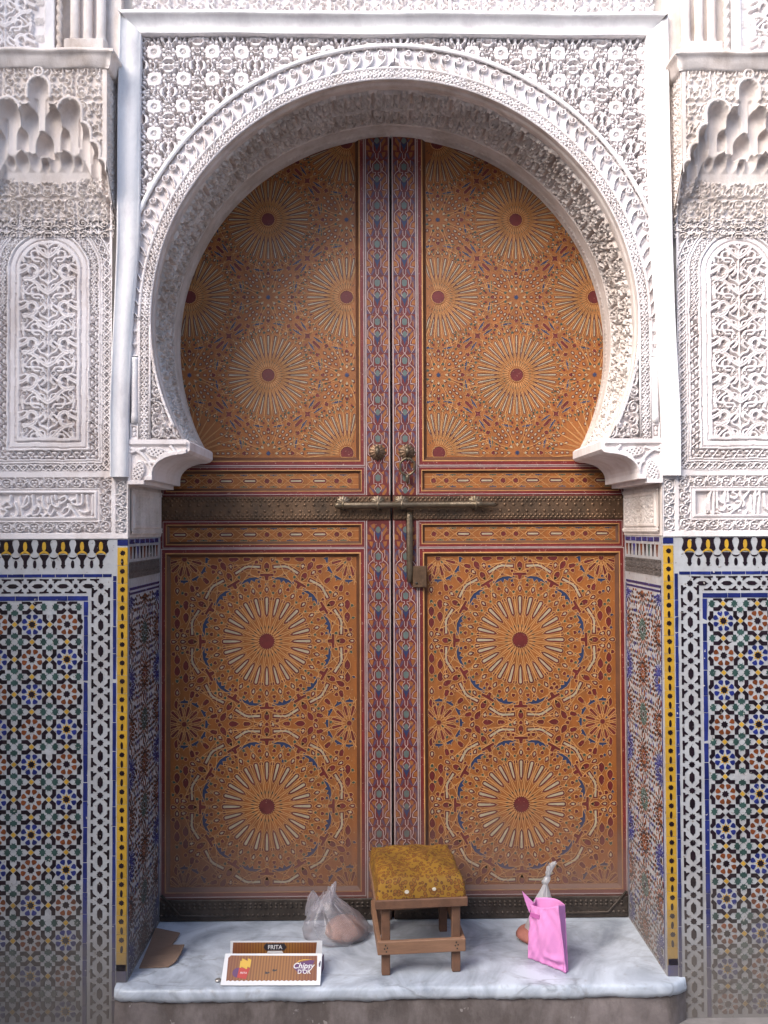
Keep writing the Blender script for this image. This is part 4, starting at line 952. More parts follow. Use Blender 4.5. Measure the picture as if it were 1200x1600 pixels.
def upper_panel(K, s):
    K.occ = set()
    for ci, (X, cz) in enumerate(((.610, 3.406), (.610, 2.638), (.225, 3.022), (.995, 3.022), (.225, 2.254), (.225, 3.790), (.995, 2.254), (.995, 3.79))):
        cx = s*X; P = lambda r_, a: (cx+r_*math.cos(a), cz+r_*math.sin(a))
        K.put('hub', star(20, .036, .032), cx, cz, 0, *CR, [lineo, redp])
        for k in range(32):
            a = R(11.25*k); ah = a+R(5.625)
            K.put('ray', ray, cx, cz, a, *WS, WM, .5)
            for sg in (-1, 1): K.sline([pol(.040, a), pol(.205, a+sg*R(5.6))], .0014, cx, cz)
            K.stuff('sliver', [(-.009, 0), (0, .0022), (.008, 0), (0, -.0022)], *P(.066, ah), ah, [(0, -.001, 0), (.0003, .0006, 0)], 0, [darkp])
            K.stuff('small_inlay', ell(.0105, .0078, 8), *P(.221, a), a, [(0, -.001, 0), (.0003, .0020, 0), (.0010, .0008, 0), (.0034, .0008, 0), (.0037, .0012, 1)], 1, [redp, whitep])
            K.stuff('small_inlay', star(5, .0105, .0048, ah), *P(.210, ah), 0, [(0, -.001, 0), (.0005, .0014, 0)], 0, [greenp])
            K.stuff('small_inlay', ell(.0068, .0058, 6), *P(.236, ah), ah, [(0, -.001, 0), (.0005, .0014, 0)], 0, [redp])
            for sg in (-1, 1): K.sline([pol(.205, ah), pol(.248, ah+sg*R(7))], .0015, cx, cz)
        for k in range(16):
            a = R(11.25+22.5*k); x, z = P(.255, a); K.put('blue_dash', dash, x, z, a, *CS, [lineo, bluep])
        for k in range(8):
            a = R(22.5+45*k); x, z = P(.262, a); K.put('arrow', [(-.012, .006), (-.012, -.006), (.002, -.014), (.004, -.006), (.013, -.008), (.010, 0), (.013, .008), (.004, .006), (.002, .014)], x, z, a, *CS, [lineo, redp])
            if ci < 2 and k % 2 == 0:
                a = R(45+45*k); x, z = P(.272, a); K.put('corner_star', star(4, .024, .011, a), x, z, 0, *CS, [lineo, redp])
        for k in range(4):
            a = R(90*k); x, z = P(.266, a); K.put('arrow', [(-.010, .005), (-.010, -.005), (.006, -.013), (.013, -.004), (.013, .004), (.006, .013)], x, z, a, *CS, [lineo, redp])
    for X, cz in ((.610, 3.022), (.225, 3.406), (.225, 2.638), (.995, 3.406), (.995, 2.638), (.610, 2.254), (.610, 3.79)):
        cx = s*X
        K.stuff('small_inlay', star(8, .014, .008), cx, cz, 0, [(0, -.001, 0), (.0005, .0014, 0)], 0, [bluep])
        for k in range(8):
            a = R(45*k); ah = R(22.5+45*k)
            for rr, sc in ((.042, 1), (.075, .9), (.105, .9)): K.stuff('small_inlay', [(q[0]*sc, q[1]*sc) for q in ell(.0110, .0085, 8)], cx+rr*math.cos(a), cz+rr*math.sin(a), a, [(0, -.001, 0), (.0003, .0020, 0), (.0010, .0008, 0), (.0036, .0008, 0), (.0039, .0012, 1)], 1, [redp, whitep])
            for rr in (.058, .092): K.stuff('small_inlay', star(5, .010, .0048, ah), cx+rr*math.cos(ah), cz+rr*math.sin(ah), 0, [(0, -.001, 0), (.0005, .0014, 0)], 0, [greenp if rr < .07 else redp])
            K.put('red_baton', [(-.025, 0), (-.012, .0085), (.018, .0080), (.026, .004), (.020, 0), (.026, -.004), (.018, -.0080), (-.012, -.0085)], cx+.122*math.cos(ah), cz+.122*math.sin(ah), ah, *CS, [lineo, redp])
            for sg in (-1, 1):
                K.sline([pol(.03, a), pol(.09, a+sg*.35), pol(.15, a+sg*.30), pol(.20, a+sg*.52)], .0016, cx, cz)
        for ex in (-1, 1):
            for ez in (-1, 1):
                K.put('green_dash', [(-.0035, -.026), (.0035, -.024), (.006, 0), (.0035, .024), (-.0035, .026), (-.0015, 0)], cx+ex*.124, cz+ez*.058, 0, *CS, [lineo, greenp])
                K.put('green_dash', [(-.0035, -.026), (.0035, -.024), (.006, 0), (.0035, .024), (-.0035, .026), (-.0015, 0)], cx+ex*.058, cz+ez*.124, PI/2, *CS, [lineo, greenp])
                K.put('lozenge', [(-.030, 0), (-.020, .0085), (.020, .0085), (.030, 0), (.020, -.0085), (-.020, -.0085)], cx+ex*.149, cz+ez*.149, math.atan2(ez, ex), *CS, [lineo, redp])
    lzs = [(-.012, 0), (0, .0075), (.012, 0), (0, -.0075)]
    for nm, sh, sc in (('w', ell(.0100, .0078, 8), 1), ('r', lzs, 1.0), ('g', lzs, .7)):
        for X, cz in ((.610, 3.022), (.225, 3.406), (.225, 2.638), (.995, 3.406), (.995, 2.638), (.610, 2.254), (.610, 3.79)):
            cx = s*X
            for ir in range(12, 30):
                for ia in range(32):
                    a = R(11.25*ia); x, z = cx+ir*.0085*math.cos(a), cz+ir*.0085*math.sin(a)
                    c_ = K.cells([(p_[0]+x, p_[1]+z) for p_ in [rot((q[0]*sc*1.35, q[1]*sc*1.35), a) for q in sh]])
                    if any(t in K.occ for t in c_): continue
                    K.stuff('small_inlay', [(q[0]*sc, q[1]*sc) for q in sh], x, z, a, [(0, -.001, 0), (.0003, .0020, 0), (.0010, .0008, 0), (.0032, .0008, 0), (.0035, .0012, 1)] if nm == 'w' else [(0, -.001, 0), (.0004, .0018, 0), (.0010, .0006, 1)], 1, [redp, whitep] if nm == 'w' else [lineo, redp if nm == 'r' else greenp])
    K.flush()
def rail_inlay(K, s, z, X0, X1):
    x = X0+.045; q = 0; seq = ['s', 's', 'b', 'b']; step_ = [.062, .083, .115, .080]
    while x < X1-.03:
        t = seq[q % 4]
        if t == 's': K.put('rail_star', star(8, .0175, .0125, .2), s*x, z, 0, *CR, [lineo, redp])
        else: K.put('rail_baton', [(-.037, 0), (-.028, .0125), (.028, .0125), (.037, 0), (.028, -.0125), (-.028, -.0125)], s*x, z, 0, *WH, WM)
        for e in (-1, 1):
            K.put('rail_dash', [(-.020, -.004), (.020, -.004), (.017, .003), (.004, .003), (0, .010), (-.004, .003), (-.017, .003)], s*(x+.030), z+e*.0285, 0 if e < 0 else PI, *CS, [lineo, bluep if (q+(e > 0)) % 2 else greenp])
            K.sline([(-.045, -e*.034), (.045, e*.034)], .0013, s*(x+.04), z)
        x += step_[q % 4]; q += 1
    K.stuff('strap_line', rect((X1-X0)/2, .0012), s*(X0+X1)/2, z+.019, 0, *LN, [lineo]); K.stuff('strap_line', rect((X1-X0)/2, .0012), s*(X0+X1)/2, z-.019, 0, *LN, [lineo])
    K.flush()
U9 = 1/2981.
BL = [[(0, 490), (18, 520), (60, 565), (60, 685), (18, 688), (18, 715), (48, 745), (50, 775), (30, 800)], [(55, 812), (55, 930), (28, 965)], [(20, 975), (20, 1045), (0, 1062)],
      [(95, 505), (95, 600), (75, 640), (75, 660), (115, 690), (140, 725), (140, 830), (100, 865), (85, 905), (85, 940), (145, 948), (145, 990), (98, 1062)]]
def painted_band(leaf, s, e):
    xc = s*(e+.0615)
    for (z0, z1) in ((.098, 1.922), (2.048, 3.86)):
        b = box('painted_band', s*(e+.0035), s*(e+.1195), .5282, .5325, z0, z1, redp, leaf, 0)
        K = Kit(b, (min(s*(e+.006), s*(e+.117)), max(s*(e+.006), s*(e+.117)), z0, z1), .5282, lambda x, z: z < 4.1)
        fl = ([(0, -.0003, 0), (.0003, .0005, 0)], 0); fw_ = ([(0, -.0003, 0), (.0004, .0011, 0)], 0)
        n = 0; zr0 = 2.552
        for k in range(-14, 14):
            zr_ = zr0+k*.1912
            if zr_ < z0-.1 or zr_-.19 > z1: continue
            T = lambda pts: [(a*U9, -(c_-490)*U9) for a, c_ in pts]
            for sg in (-1, 1):
                for ln in BL: K.put('white_line', strip_poly(T([(sg*a, c_) for a, c_ in ln]), .00155), xc, zr_, 0, *fw_, [wlinep], .1)
                for lf in ([(15, 560-60), (45, 535), (88, 500), (88, 560), (62, 545)], [(70, 700), (105, 720), (100, 760), (60, 770), (40, 735), (50, 700)], [(62, 830), (90, 780), (125, 740), (130, 800), (95, 850), (70, 890)], [(110, 870), (158, 850), (158, 930), (100, 930)], [(70, 960), (130, 955), (120, 1010), (90, 1040)], [(110, 600), (140, 560), (150, 640), (120, 680)]):
                    K.put('orange_leaf', T([(sg*a, c_) for a, c_ in lf]), xc, zr_, 0, *fl, [orange], .2)
                for vb in ([(125, 715), (100, 730), (48, 800), (58, 822), (80, 800)], [(30, 965), (60, 975), (90, 1050), (75, 1062), (38, 1010)], [(95, 510), (130, 520), (158, 570), (158, 660), (140, 700), (128, 640), (110, 560)], [(160, 1000), (160, 1062), (110, 1062)]):
                    K.put('violet_leaf', T([(sg*a, c_) for a, c_ in vb]), xc, zr_, 0, *fl, [violet], .2)
            K.put('blue_trident', T([(-48, 805), (-20, 830), (0, 840), (20, 830), (48, 805), (36, 850), (14, 900), (0, 950), (-14, 900), (-36, 850)]), xc, zr_, 0, *fl, [bluep], .2)
            K.put('grey_bud', T([(0, 735), (28, 760), (42, 795), (14, 828), (0, 836), (-14, 828), (-42, 795), (-28, 760)]), xc, zr_, 0, *fl, [teal], .2)
            K.put('grey_flower', T([(0, 535), (14, 560), (38, 565), (40, 620), (22, 655), (-22, 655), (-40, 620), (-38, 565), (-14, 560)]), xc, zr_, 0, *fl, [teal], .2)
        K.flush()
        for xe in (e+.0045, e+.1180): box('band_edge', s*(xe-.0028), s*(xe+.0028), .5268, .5290, z0, z1, wlinep, b, 0)
def studs(name, leaf, xs_, rows, r_, y, mat):
    v = []; f = []
    for z, off in rows:
        for x in xs_:
            x = x+off; b0 = len(v); n = 8
            for rr, h in ((r_, -.0005), (r_*.72, r_*.45)):
                for k in range(n): v.append((x+rr*math.cos(2*PI*k/n), y-h, z+rr*math.sin(2*PI*k/n)))
            v.append((x, y-r_*.62, z))
            for k in range(n):
                k2 = (k+1) % n; f.append((b0+k, b0+k2, b0+n+k2, b0+n+k)); f.append((b0+n+k, b0+n+k2, b0+2*n))
    return obj(name, pymesh(name, v, f, mat, smooth=True), leaf, 'stuff')
def door_leaf(s):
    e = -.003 if s > 0 else .013
    lab = 'right door leaf of red and orange painted wood carrying the long brass bolt' if s > 0 else 'left door leaf of red and orange painted wood with a ringless brass knocker'
    leaf = thing('door_leaf', (s*1.13, .55, 0), lab, 'door', 'leaves of the painted double door')
    box('leaf_board', s*e, s*1.16, .556, .61, .004, 3.90, redb, leaf, .002)
    box('meeting_stile', s*e, s*(e+.127), .5325, .5575, .004, 3.90, redb, leaf, .001)
    for z0, z1, X1 in ((.004, 2.187, 1.16), (2.187, 3.90, 1.165)): box('hanging_stile', s*(1.1185 if z0 < 1 else 1.157), s*X1, .5325, .5575, z0, z1, redb, leaf, 0)
    for z0, z1 in ((.004, .1135), (1.7885, 1.7935), (1.9205, 2.0515), (2.1845, 2.1915)): box('rail', s*(e+.1265), s*1.119, .5326, .5575, z0, z1, redb, leaf, 0)
    F = lambda X0, X1, z0, z1: [(s*X0, z0), (s*X1, z0), (s*X1, z1), (s*X0, z1)]
    mats = [redb, wlinep, lineo, brown, orange]
    pr = lambda k, d=.552: [(0, -.001, 0), (.0005, .0030, 1), (.0045*k, .0030, 1), (.006*k, .0022, 0), (.021*k, .0018, 0), (.0225*k, .0030, 2), (.027*k, .0030, 2), (.031*k, -.003, 3), (.043*k, .5325-d, 3), (.0435*k, .5325-d, 3)]
    def panel(name, X0, X1, z0, z1, k, d):
        v, f, fm = [], [], []; rings_geo(F(X0, X1, z0, z1), pr(k, d), 4, v, f, fm, y0=.5325)
        return obj(name, pymesh(name, v, f, mats, fm), leaf)
    A = e+.125
    def fld(X0, X1, z0, z1, k): return (min(s*(X0+.0435*k), s*(X1-.0435*k)), max(s*(X0+.0435*k), s*(X1-.0435*k)), z0+.0435*k, z1-.0435*k)
    lp = panel('lower_panel', A, 1.128, .112, 1.790, 1, .548); lower_panel(Kit(lp, fld(A, 1.128, .112, 1.79, 1), .548), s)
    upn = panel('upper_panel', A, 1.158, 2.190, 3.890, 1, .548); upper_panel(Kit(upn, fld(A, 1.158, 2.19, 3.89, 1), .548, lambda x, z: math.hypot(x, z-2.768) < 1.09), s)
    r1 = panel('rail_panel', A, 1.120, 1.792, 1.922, .72, .543); rail_inlay(Kit(r1, fld(A, 1.120, 1.792, 1.922, .72), .543), s, 1.857, A+.031, 1.089)
    r2 = panel('rail_panel', A, 1.120, 2.050, 2.186, .72, .543); rail_inlay(Kit(r2, fld(A, 1.120, 2.05, 2.186, .72), .543), s, 2.118, A+.031, 1.089)
    painted_band(leaf, s, e)
    # studded bronze strap and kick plate
    st = box('strap_band', s*(e+.001), s*1.128, .523, .5335, 1.928, 2.042, bronze, leaf, .002)
    studs('studs', st, [s*(e+.02+k*.0215) for k in range(52)], [(2.032, 0), (2.020, s*.0107), (1.950, s*.0107), (1.938, 0)], .0072, .523, bronze)
    studs('studs', st, [s*(e+.03+k*.043) for k in range(26)], [(2.000, 0), (1.970, s*.0215)], .0078, .523, bronze)
    kp = box('kick_plate', s*(e+.001), s*1.128, .522, .5335, .003, .104, bronze_d, leaf, .003)
    studs('studs', kp, [s*(e+.02+k*.0245) for k in range(45)], [(.082, 0), (.066, 0), (.030, s*.0122)], .0080, .522, bronze_d)
    # the diagonal corner strap at the foot of the hanging stile
    obj('corner_strap', tubemesh('corner_strap', [(s*1.12, .519, .13), (s*1.03, .519, .030), (s*.80, .519, .026)], .007, bronze_d, 6, flat=.5), leaf)
    return leaf
leafL = door_leaf(-1); leafR = door_leaf(1)
# ------------------------------------------------ ironmongery
def shell(name, parent, x, y, z, r_, half=False, mat=brass):
    v = []; f = []; n = 36
    for j, (t, h) in enumerate(((1.0, .0), (.92, .35), (.55, .75), (.22, 1.0), (.0, 1.0))):
        for k in range(n):
            a = 2*PI*k/n; rr = r_*t*(1+.13*math.cos(a*12)*(1 if t > .5 else .3)); v.append((x+rr*math.cos(a), y-r_*.26*h*(1+.22*math.cos(a*12)*(t > .3)), z+rr*math.sin(a)))
    for j in range(4):
        for k in range(n):
            k2 = (k+1) % n; f.append((j*n+k, j*n+k2, (j+1)*n+k2, (j+1)*n+k))
    return obj(name, pymesh(name, v, f, mat, smooth=True), parent)
bz, by = 1.998, .488
bolt = obj('bolt', tubemesh('bolt', [(x, by, bz+(x)*.006) for x in (-.285, -.280, -.262, -.255, -.24, .055, .06, .40, .405, .43, .435, .455, .46, .485, .49, .505)], [.008, .014, .017, .014, .0165, .0165, .0150, .0150, .017, .017, .012, .014, .011, .013, .010, .005], brass, 8), leafR)
for x in (-.243, -.075, .040, .398):
    shell('bolt_mount', bolt, x, .520, bz+.012, .034)
    obj('bolt_loop', tubemesh('bolt_loop', [(x+.0, by+.03, bz+.014), (x, by-.006, bz+.016), (x, by-.016, bz), (x, by-.006, bz-.016), (x, by+.03, bz-.014)], .0055, brass, 7), bolt)
hp = [(.078, .520-.012*math.sin(k/11*PI)-.006*(k % 2), 1.972-k*.0318) for k in range(12)]
hasp = obj('hasp', tubemesh('hasp', hp, [.016]*8+[.014, .017, .014, .012], brass, 8, flat=.45), leafR)
lk = box('lock_plate', .092, .160, .506, .531, 1.598, 1.702, bronze, leafR, .003)
obj('keyhole', lathemesh('keyhole', [(.006, 0), (.006, .002)], darkp, 10, 'Y', (.110, .506, 1.620)), lk)
for (x, par) in ((-.077, leafL), (.068, leafR)):
    k_ = shell('knocker', par, x, .528, 2.256, .040, mat=bronze)
    obj('knocker_pin', tubemesh('knocker_pin', [(x, .515, 2.272), (x, .492, 2.275), (x, .485, 2.258), (x, .492, 2.24), (x, .51, 2.236)], [.008, .010, .010, .009, .007], brass, 8), k_)
    if x > 0:
        obj('knocker_ring', tubemesh('knocker_ring', [(x+.036*math.sin(a)*(1+.06*math.cos(a*6)), .500-.004*math.cos(a), 2.183+.040*math.cos(a)) for a in [2*PI*q/28 for q in range(29)]], .0062, brass, 7), k_)
        obj('knocker_drop', tubemesh('knocker_drop', [(x, .50, 2.146), (x, .50, 2.132), (x, .503, 2.118), (x, .505, 2.100)], [.007, .011, .009, .003], brass, 8), k_)

# ================================================================== THINGS ON THE STEP
fab = None
def fabricmat():
    mt, nt, N, L, B = nodemat('gold_floral_velvet')
    tc = N.new('ShaderNodeTexCoord')
    vo = N.new('ShaderNodeTexVoronoi'); vo.feature = 'F1'; vo.inputs['Scale'].default_value = 58; vo.inputs['Randomness'].default_value = .9; L.new(tc.outputs['Object'], vo.inputs['Vector'])
    nd = N.new('ShaderNodeTexNoise'); nd.inputs['Scale'].default_value = 60; L.new(tc.outputs['Object'], nd.inputs['Vector'])
    ad = N.new('ShaderNodeMath'); ad.operation = 'MULTIPLY_ADD'; ad.inputs[1].default_value = .28; L.new(nd.outputs['Fac'], ad.inputs[0]); L.new(vo.outputs['Distance'], ad.inputs[2])
    cr = N.new('ShaderNodeValToRGB'); e = cr.color_ramp.elements; cr.color_ramp.interpolation = 'LINEAR'
    e[0].position = .30; e[0].color = (.22, .098, .008, 1); e[1].position = .75; e[1].color = (.26, .130, .009, 1)
    for p_, c_ in ((.50, (.19, .058, .005, 1)), (.56, (.085, .032, .006, 1)), (.61, (.085, .032, .006, 1)), (.65, (.25, .120, .008, 1))):
        q = e.new(p_); q.color = c_
    L.new(ad.outputs[0], cr.inputs[0])
    n2 = N.new('ShaderNodeTexNoise'); n2.inputs['Scale'].default_value = 9; n2.inputs['Detail'].default_value = 4; L.new(tc.outputs['Object'], n2.inputs['Vector'])
    mr = N.new('ShaderNodeMapRange'); mr.inputs[1].default_value = .3; mr.inputs[2].default_value = .7; mr.inputs[3].default_value = .72; mr.inputs[4].default_value = 1.12; L.new(n2.outputs['Fac'], mr.inputs[0])
    hs = N.new('ShaderNodeHueSaturation'); L.new(cr.outputs[0], hs.inputs['Color']); L.new(mr.outputs[0], hs.inputs['Value']); L.new(hs.outputs[0], B.inputs['Base Color'])
    B.inputs['Roughness'].default_value = .8; B.inputs['Sheen Weight'].default_value = .0
    nb = N.new('ShaderNodeTexNoise'); nb.inputs['Scale'].default_value = 420; L.new(tc.outputs['Object'], nb.inputs['Vector'])
    bp = N.new('ShaderNodeBump'); bp.inputs['Strength'].default_value = .35; bp.inputs['Distance'].default_value = .002; L.new(nb.outputs['Fac'], bp.inputs['Height']); L.new(bp.outputs[0], B.inputs['Normal'])
    return mt
fab = fabricmat()
wood = M('rough_stool_wood', (.16, .078, .045), .65, var=.3, vs_=16, bump=.35, bs=60, stretch=(1, 6, 1), stain=((.10, .055, .035), 8, .45, .7, .7))
wood_l = M('pale_stool_wood', (.25, .135, .08), .65, var=.18, vs_=14, bump=.25, bs=60, stretch=(.6, 4, 4), stain=((.2, .1, .06), 8, .5, .75, .5))
stool = thing('stool', (.085, .23, 0), 'low wooden stool with a gold flower-patterned padded seat', 'stool')
stool.rotation_euler = (0, 0, R(4.2))
def st(name, me, parent=None):                      # stool pieces are modelled about the stool's own foot
    o = bpy.data.objects.new(name, me); COL.objects.link(o); o.parent = parent or stool; return o
hw, hd = .150, .175
for sx in (-1, 1):
    for sy in (-1, 1): st('leg', boxmesh('leg', sx*hw-.018, sx*hw+.018, sy*hd-.016, sy*hd+.016, 0, .302, wood, .003))
fs = boxmesh('stretcher', -.187, .187, -hd-.036, -hd-.017, .095, .150, wood_l, .003)
fso = st('stretcher', fs)
st('stretcher', boxmesh('stretcher', -.180, .180, hd+.017, hd+.034, .095, .150, wood, .003))
for sx in (-1, 1): st('stretcher', boxmesh('stretcher', sx*(hw+.028)-.009, sx*(hw+.028)+.009, -hd-.016, hd+.016, .096, .149, wood_l, .002))
v = []; f = []
nails = [(x+dx, z) for x in (-.150, .150) for dx, z in ((-.004, .136), (.004, .125), (-.008, .122), (0, .110))]
nl = darkp
for x, z in nails: st('nail', lathemesh('nail', [(.0034, 0), (.0034, .0018), (.0015, .0024)], nl, 8, 'Y', (x, -hd-.0355, z)), fso)
for y0, y1 in ((-hd-.036, -hd-.014), (hd+.014, hd+.034)): st('apron', boxmesh('apron', -.197, .197, y0, y1, .284, .322, wood, .003))
for sx in (-1, 1): st('apron', boxmesh('apron', sx*.185-.010, sx*.185+.010, -hd-.0135, hd+.0135, .285, .321, wood_l if sx < 0 else wood, .002))
st('seat_board', boxmesh('seat_board', -.174, .174, -hd-.013, hd+.013, .300, .318, wood, 0))
def cushion():
    n = 44; P = np.zeros((n, n, 3)); U = np.linspace(-1, 1, n)
    for i, u in enumerate(U):
        for j, w in enumerate(U):
            m_ = max(abs(u), abs(w)); t = min(1, (1-m_)/.13); edge = math.sqrt(max(0, 1-(1-t)**2))
            cr_ = (1-(abs(u)**6))*(1-(abs(w)**6))
            z = .320+.076*edge+.020*(1-u*u*.8)*(1-w*w*.8)+.006*math.sin(u*5+w*3)*cr_+.004*math.sin(u*11-w*7)*cr_
            k = 1+.02*edge*math.sin(6*math.atan2(w, u))
            P[i, j] = (u*.192*k, w*(hd+.028)*k, z)
    return grid_mesh('cushion', P, fab)
cu = st('cushion', cushion())
foam = M('torn_padding', (.6, .55, .45), .9, var=.2, vs_=40)
for x, z, a in ((-.062, .350, .011), (.055, .356, .009)): st('tear', piecemesh('tear', ell(a, a*.8, 9), [(0, -.004, 0), (.0015, .0012, 0)], 0, [foam]), cu).location = (x, -hd-.0255, z)

# flattened carton of printed card
card_w = M('white_card', (.72, .72, .74), .5, var=.04)
def printmat():
    mt, nt, N, L, B = nodemat('ribbed_brown_print')
    tc = N.new('ShaderNodeTexCoord'); sp = N.new('ShaderNodeSeparateXYZ'); L.new(tc.outputs['Object'], sp.inputs[0])
    mu = N.new('ShaderNodeMath'); mu.operation = 'MULTIPLY'; mu.inputs[1].default_value = 520; L.new(sp.outputs[0], mu.inputs[0])
    si = N.new('ShaderNodeMath'); si.operation = 'SINE'; L.new(mu.outputs[0], si.inputs[0])
    mr = N.new('ShaderNodeMapRange'); mr.inputs[1].default_value = -1; mr.inputs[2].default_value = 1; L.new(si.outputs[0], mr.inputs[0])
    mx = N.new('ShaderNodeMix'); mx.data_type = 'RGBA'; L.new(mr.outputs[0], mx.inputs[0]); mx.inputs[6].default_value = (.20, .075, .022, 1); mx.inputs[7].default_value = (.33, .145, .035, 1)
    # the print is yellower in the middle of the panel
    ab = N.new('ShaderNodeMath'); ab.operation = 'ABSOLUTE'; L.new(sp.outputs[0], ab.inputs[0])
    r2_ = N.new('ShaderNodeMapRange'); r2_.inputs[1].default_value = .06; r2_.inputs[2].default_value = .19; r2_.inputs[4].default_value = .65; L.new(ab.outputs[0], r2_.inputs[0])
    m2 = N.new('ShaderNodeMix'); m2.data_type = 'RGBA'; L.new(r2_.outputs[0], m2.inputs[0]); L.new(mx.outputs[2], m2.inputs[6]); m2.inputs[7].default_value = (.17, .045, .03, 1)
    L.new(m2.outputs[2], B.inputs['Base Color']); B.inputs['Roughness'].default_value = .4; return mt
pr_m = printmat()
flat = lambda n_, c_, r_=.45: M(n_, c_, r_, var=.04)
ink_w, ink_r, ink_y, ink_p, ink_k, ink_g = flat('ink_white', (.75, .73, .72)), flat('ink_red', (.45, .04, .03)), flat('ink_yellow', (.65, .40, .05)), flat('ink_purple', (.11, .035, .12)), flat('ink_black', (.03, .025, .03)), flat('ink_grey', (.25, .23, .24))
def text(name, body, size, parent, loc, rotm, mat, shear=0., off=0.0):
    cu_ = bpy.data.curves.new(name, 'FONT'); cu_.body = body; cu_.size = size; cu_.align_x = 'CENTER'; cu_.align_y = 'CENTER'; cu_.shear = shear; cu_.offset = off; cu_.extrude = .0003
    t_ = bpy.data.objects.new(name+'_tmp', cu_); COL.objects.link(t_)
    bpy.context.view_layer.update()
    me = bpy.data.meshes.new_from_object(t_.evaluated_get(bpy.context.evaluated_depsgraph_get()))
    COL.objects.unlink(t_); bpy.data.objects.remove(t_); me.name = name; me.materials.clear(); addm(me, mat)
    o = bpy.data.objects.new(name, me); COL.objects.link(o); o.parent = parent; o.matrix_local = rotm @ Matrix.Translation(loc); return o
bx = thing('snack_carton', (-.528, .03, 0), 'folded brown printed snack carton lying at the front of the step', 'carton')
bx.rotation_euler = (0, 0, R(-1.0))
def sheet(name, w, h, th, mat, parent, M4, lip=.0, wav=None):
    me = boxmesh(name, -w/2, w/2, 0, th, 0, h, mat, .0006); o = bpy.data.objects.new(name, me); COL.objects.link(o); o.parent = parent; o.matrix_local = M4; return o
A1 = Matrix.Translation((0, -.072, .004)) @ Matrix.Rotation(R(-52), 4, 'X')
fp = sheet('front_flap', .412, .128, .003, card_w, bx, A1)
A2 = Matrix.Translation((.006, .062, .004)) @ Matrix.Rotation(R(-3), 4, 'X')
bp_ = sheet('back_flap', .395, .112, .003, card_w, bx, A2)
A3 = Matrix.Translation((0, .006, .0035)) @ Matrix.Rotation(R(-90), 4, 'X')
sheet('base_flap', .39, .07, .003, card_w, bx, Matrix.Translation((0, -.01, .0035)) @ Matrix.Rotation(R(-90), 4, 'X'))
box_side = sheet('side_flap', .075, .060, .003, flat('carton_side', (.10, .04, .10)), bx, Matrix.Translation((.205, .022, .004)) @ Matrix.Rotation(R(80), 4, 'Z'))
zig = [(-.185+.37*k/40, .016+(.0035 if k % 2 else 0)) for k in range(41)]+[(.190, .02), (.186, .118), (-.180, .120), (-.190, .11)]
def sticker(name, poly, parent, mat, h, loc=(0, 0)):
    o = bpy.data.objects.new(name, piecemesh(name, poly, [(0, -.0002, 0), (.0002, h, 0)], 0, [mat])); COL.objects.link(o); o.parent = parent; o.location = (loc[0], 0, loc[1]); return o
sticker('print_panel', zig, fp, pr_m, .0004)
sticker('print_panel', [(-.190, .02), (.165, .02), (.175, .106), (-.185, .106)], bp_, pr_m, .0004)
UPR = Matrix.Rotation(R(90), 4, 'X')
sticker('potato', ell(.024, .020, 14), fp, ink_p, .0008, (-.140, .050)); 
sticker('fries_cup', [(-.024, -.022), (.014, -.028), (.026, .016), (-.020, .018)], fp, ink_r, .0011, (-.118, .052))
for k in range(7): sticker('fry', [(-.004, -.016), (.004, -.016), (.005, .016), (-.004, .018)], fp, ink_y, .0009+.0001*k, (-.133+k*.0062, .080+.006*((k*3) % 4)/2))
text('print_word', 'FRITA', .011, fp, (-.117, .048, .0013), UPR, ink_w)
sticker('logo_flash', [(-.045, .004), (-.02, .022), (.03, .032), (.047, .030), (.034, .0), (.012, -.024), (-.02, -.018)], fp, ink_p, .0008, (.130, .068))
sticker('logo_flash', [(-.036, .012), (-.01, .026), (.036, .031), (.0, .031), (-.02, .026)], fp, ink_y, .0011, (.130, .072))
text('print_word', 'Chipsy', .032, fp, (.130, .076, .0012), UPR, ink_w, .25, .0004)
text('print_word', "D'OR", .023, fp, (.135, .052, .0012), UPR, ink_w, 0, .0003)
for x in (-.018, .012): sticker('scribble', [(-.010, -.004), (-.002, -.006), (.010, -.002), (.008, .004), (.002, .001), (-.008, .005)], fp, ink_k, .0008, (x, .050+.01*(x > 0)))
sticker('logo_plate', [(-.050, .0), (-.04, .016), (.04, .016), (.050, 0), (.04, -.014), (-.04, -.014)], bp_, ink_k, .0008, (-.005, .086))
text('print_word', 'FRITA', .024, bp_, (-.005, .086, .0012), UPR, ink_w, 0, .0003)
sticker('logo_plate', [(-.036, -.004), (.036, -.004), (.030, .005), (-.030, .005)], bp_, ink_w, .0010, (-.005, .066))

# torn sheet of corrugated card, folded once
cb = M('corrugated_card', (.22, .145, .105), .8, var=.10, vs_=20, bump=.2, bs=200, stretch=(1, 8, 1))
def cardboard():
    out = [(-1.124, .430, .020), (-1.000, .388, .016), (-1.004, .345, .012), (-1.016, .300, .006), (-.985, .285, .012), (-.948, .250, .030), (-.952, .185, .022), (-.962, .135, .014), (-.985, .112, .006), (-1.110, .108, .004), (-1.114, .200, .004), (-1.118, .290, .008)]
    v = out+[(x, y, z-.005) for x, y, z in out]; n = len(out)
    f = [(0, 1, 2, 3, 11)[::-1], (3, 4, 5, 6, 7, 8, 9, 10, 11)[::-1], (n, n+1, n+2, n+3, n+11), tuple(n+k for k in (3, 4, 5, 6, 7, 8, 9, 10, 11))]
    for k in range(n): f.append((k, (k+1) % n, n+(k+1) % n, n+k))
    me = pymesh('cardboard_sheet', v, f, cb); bm = bmesh.new(); bm.from_mesh(me); bmesh.ops.recalc_face_normals(bm, faces=bm.faces[:]); bm.to_mesh(me); bm.free(); return me
tag(obj('cardboard_sheet', cardboard()), 'torn brown cardboard sheet lying in the left corner of the step', 'cardboard')

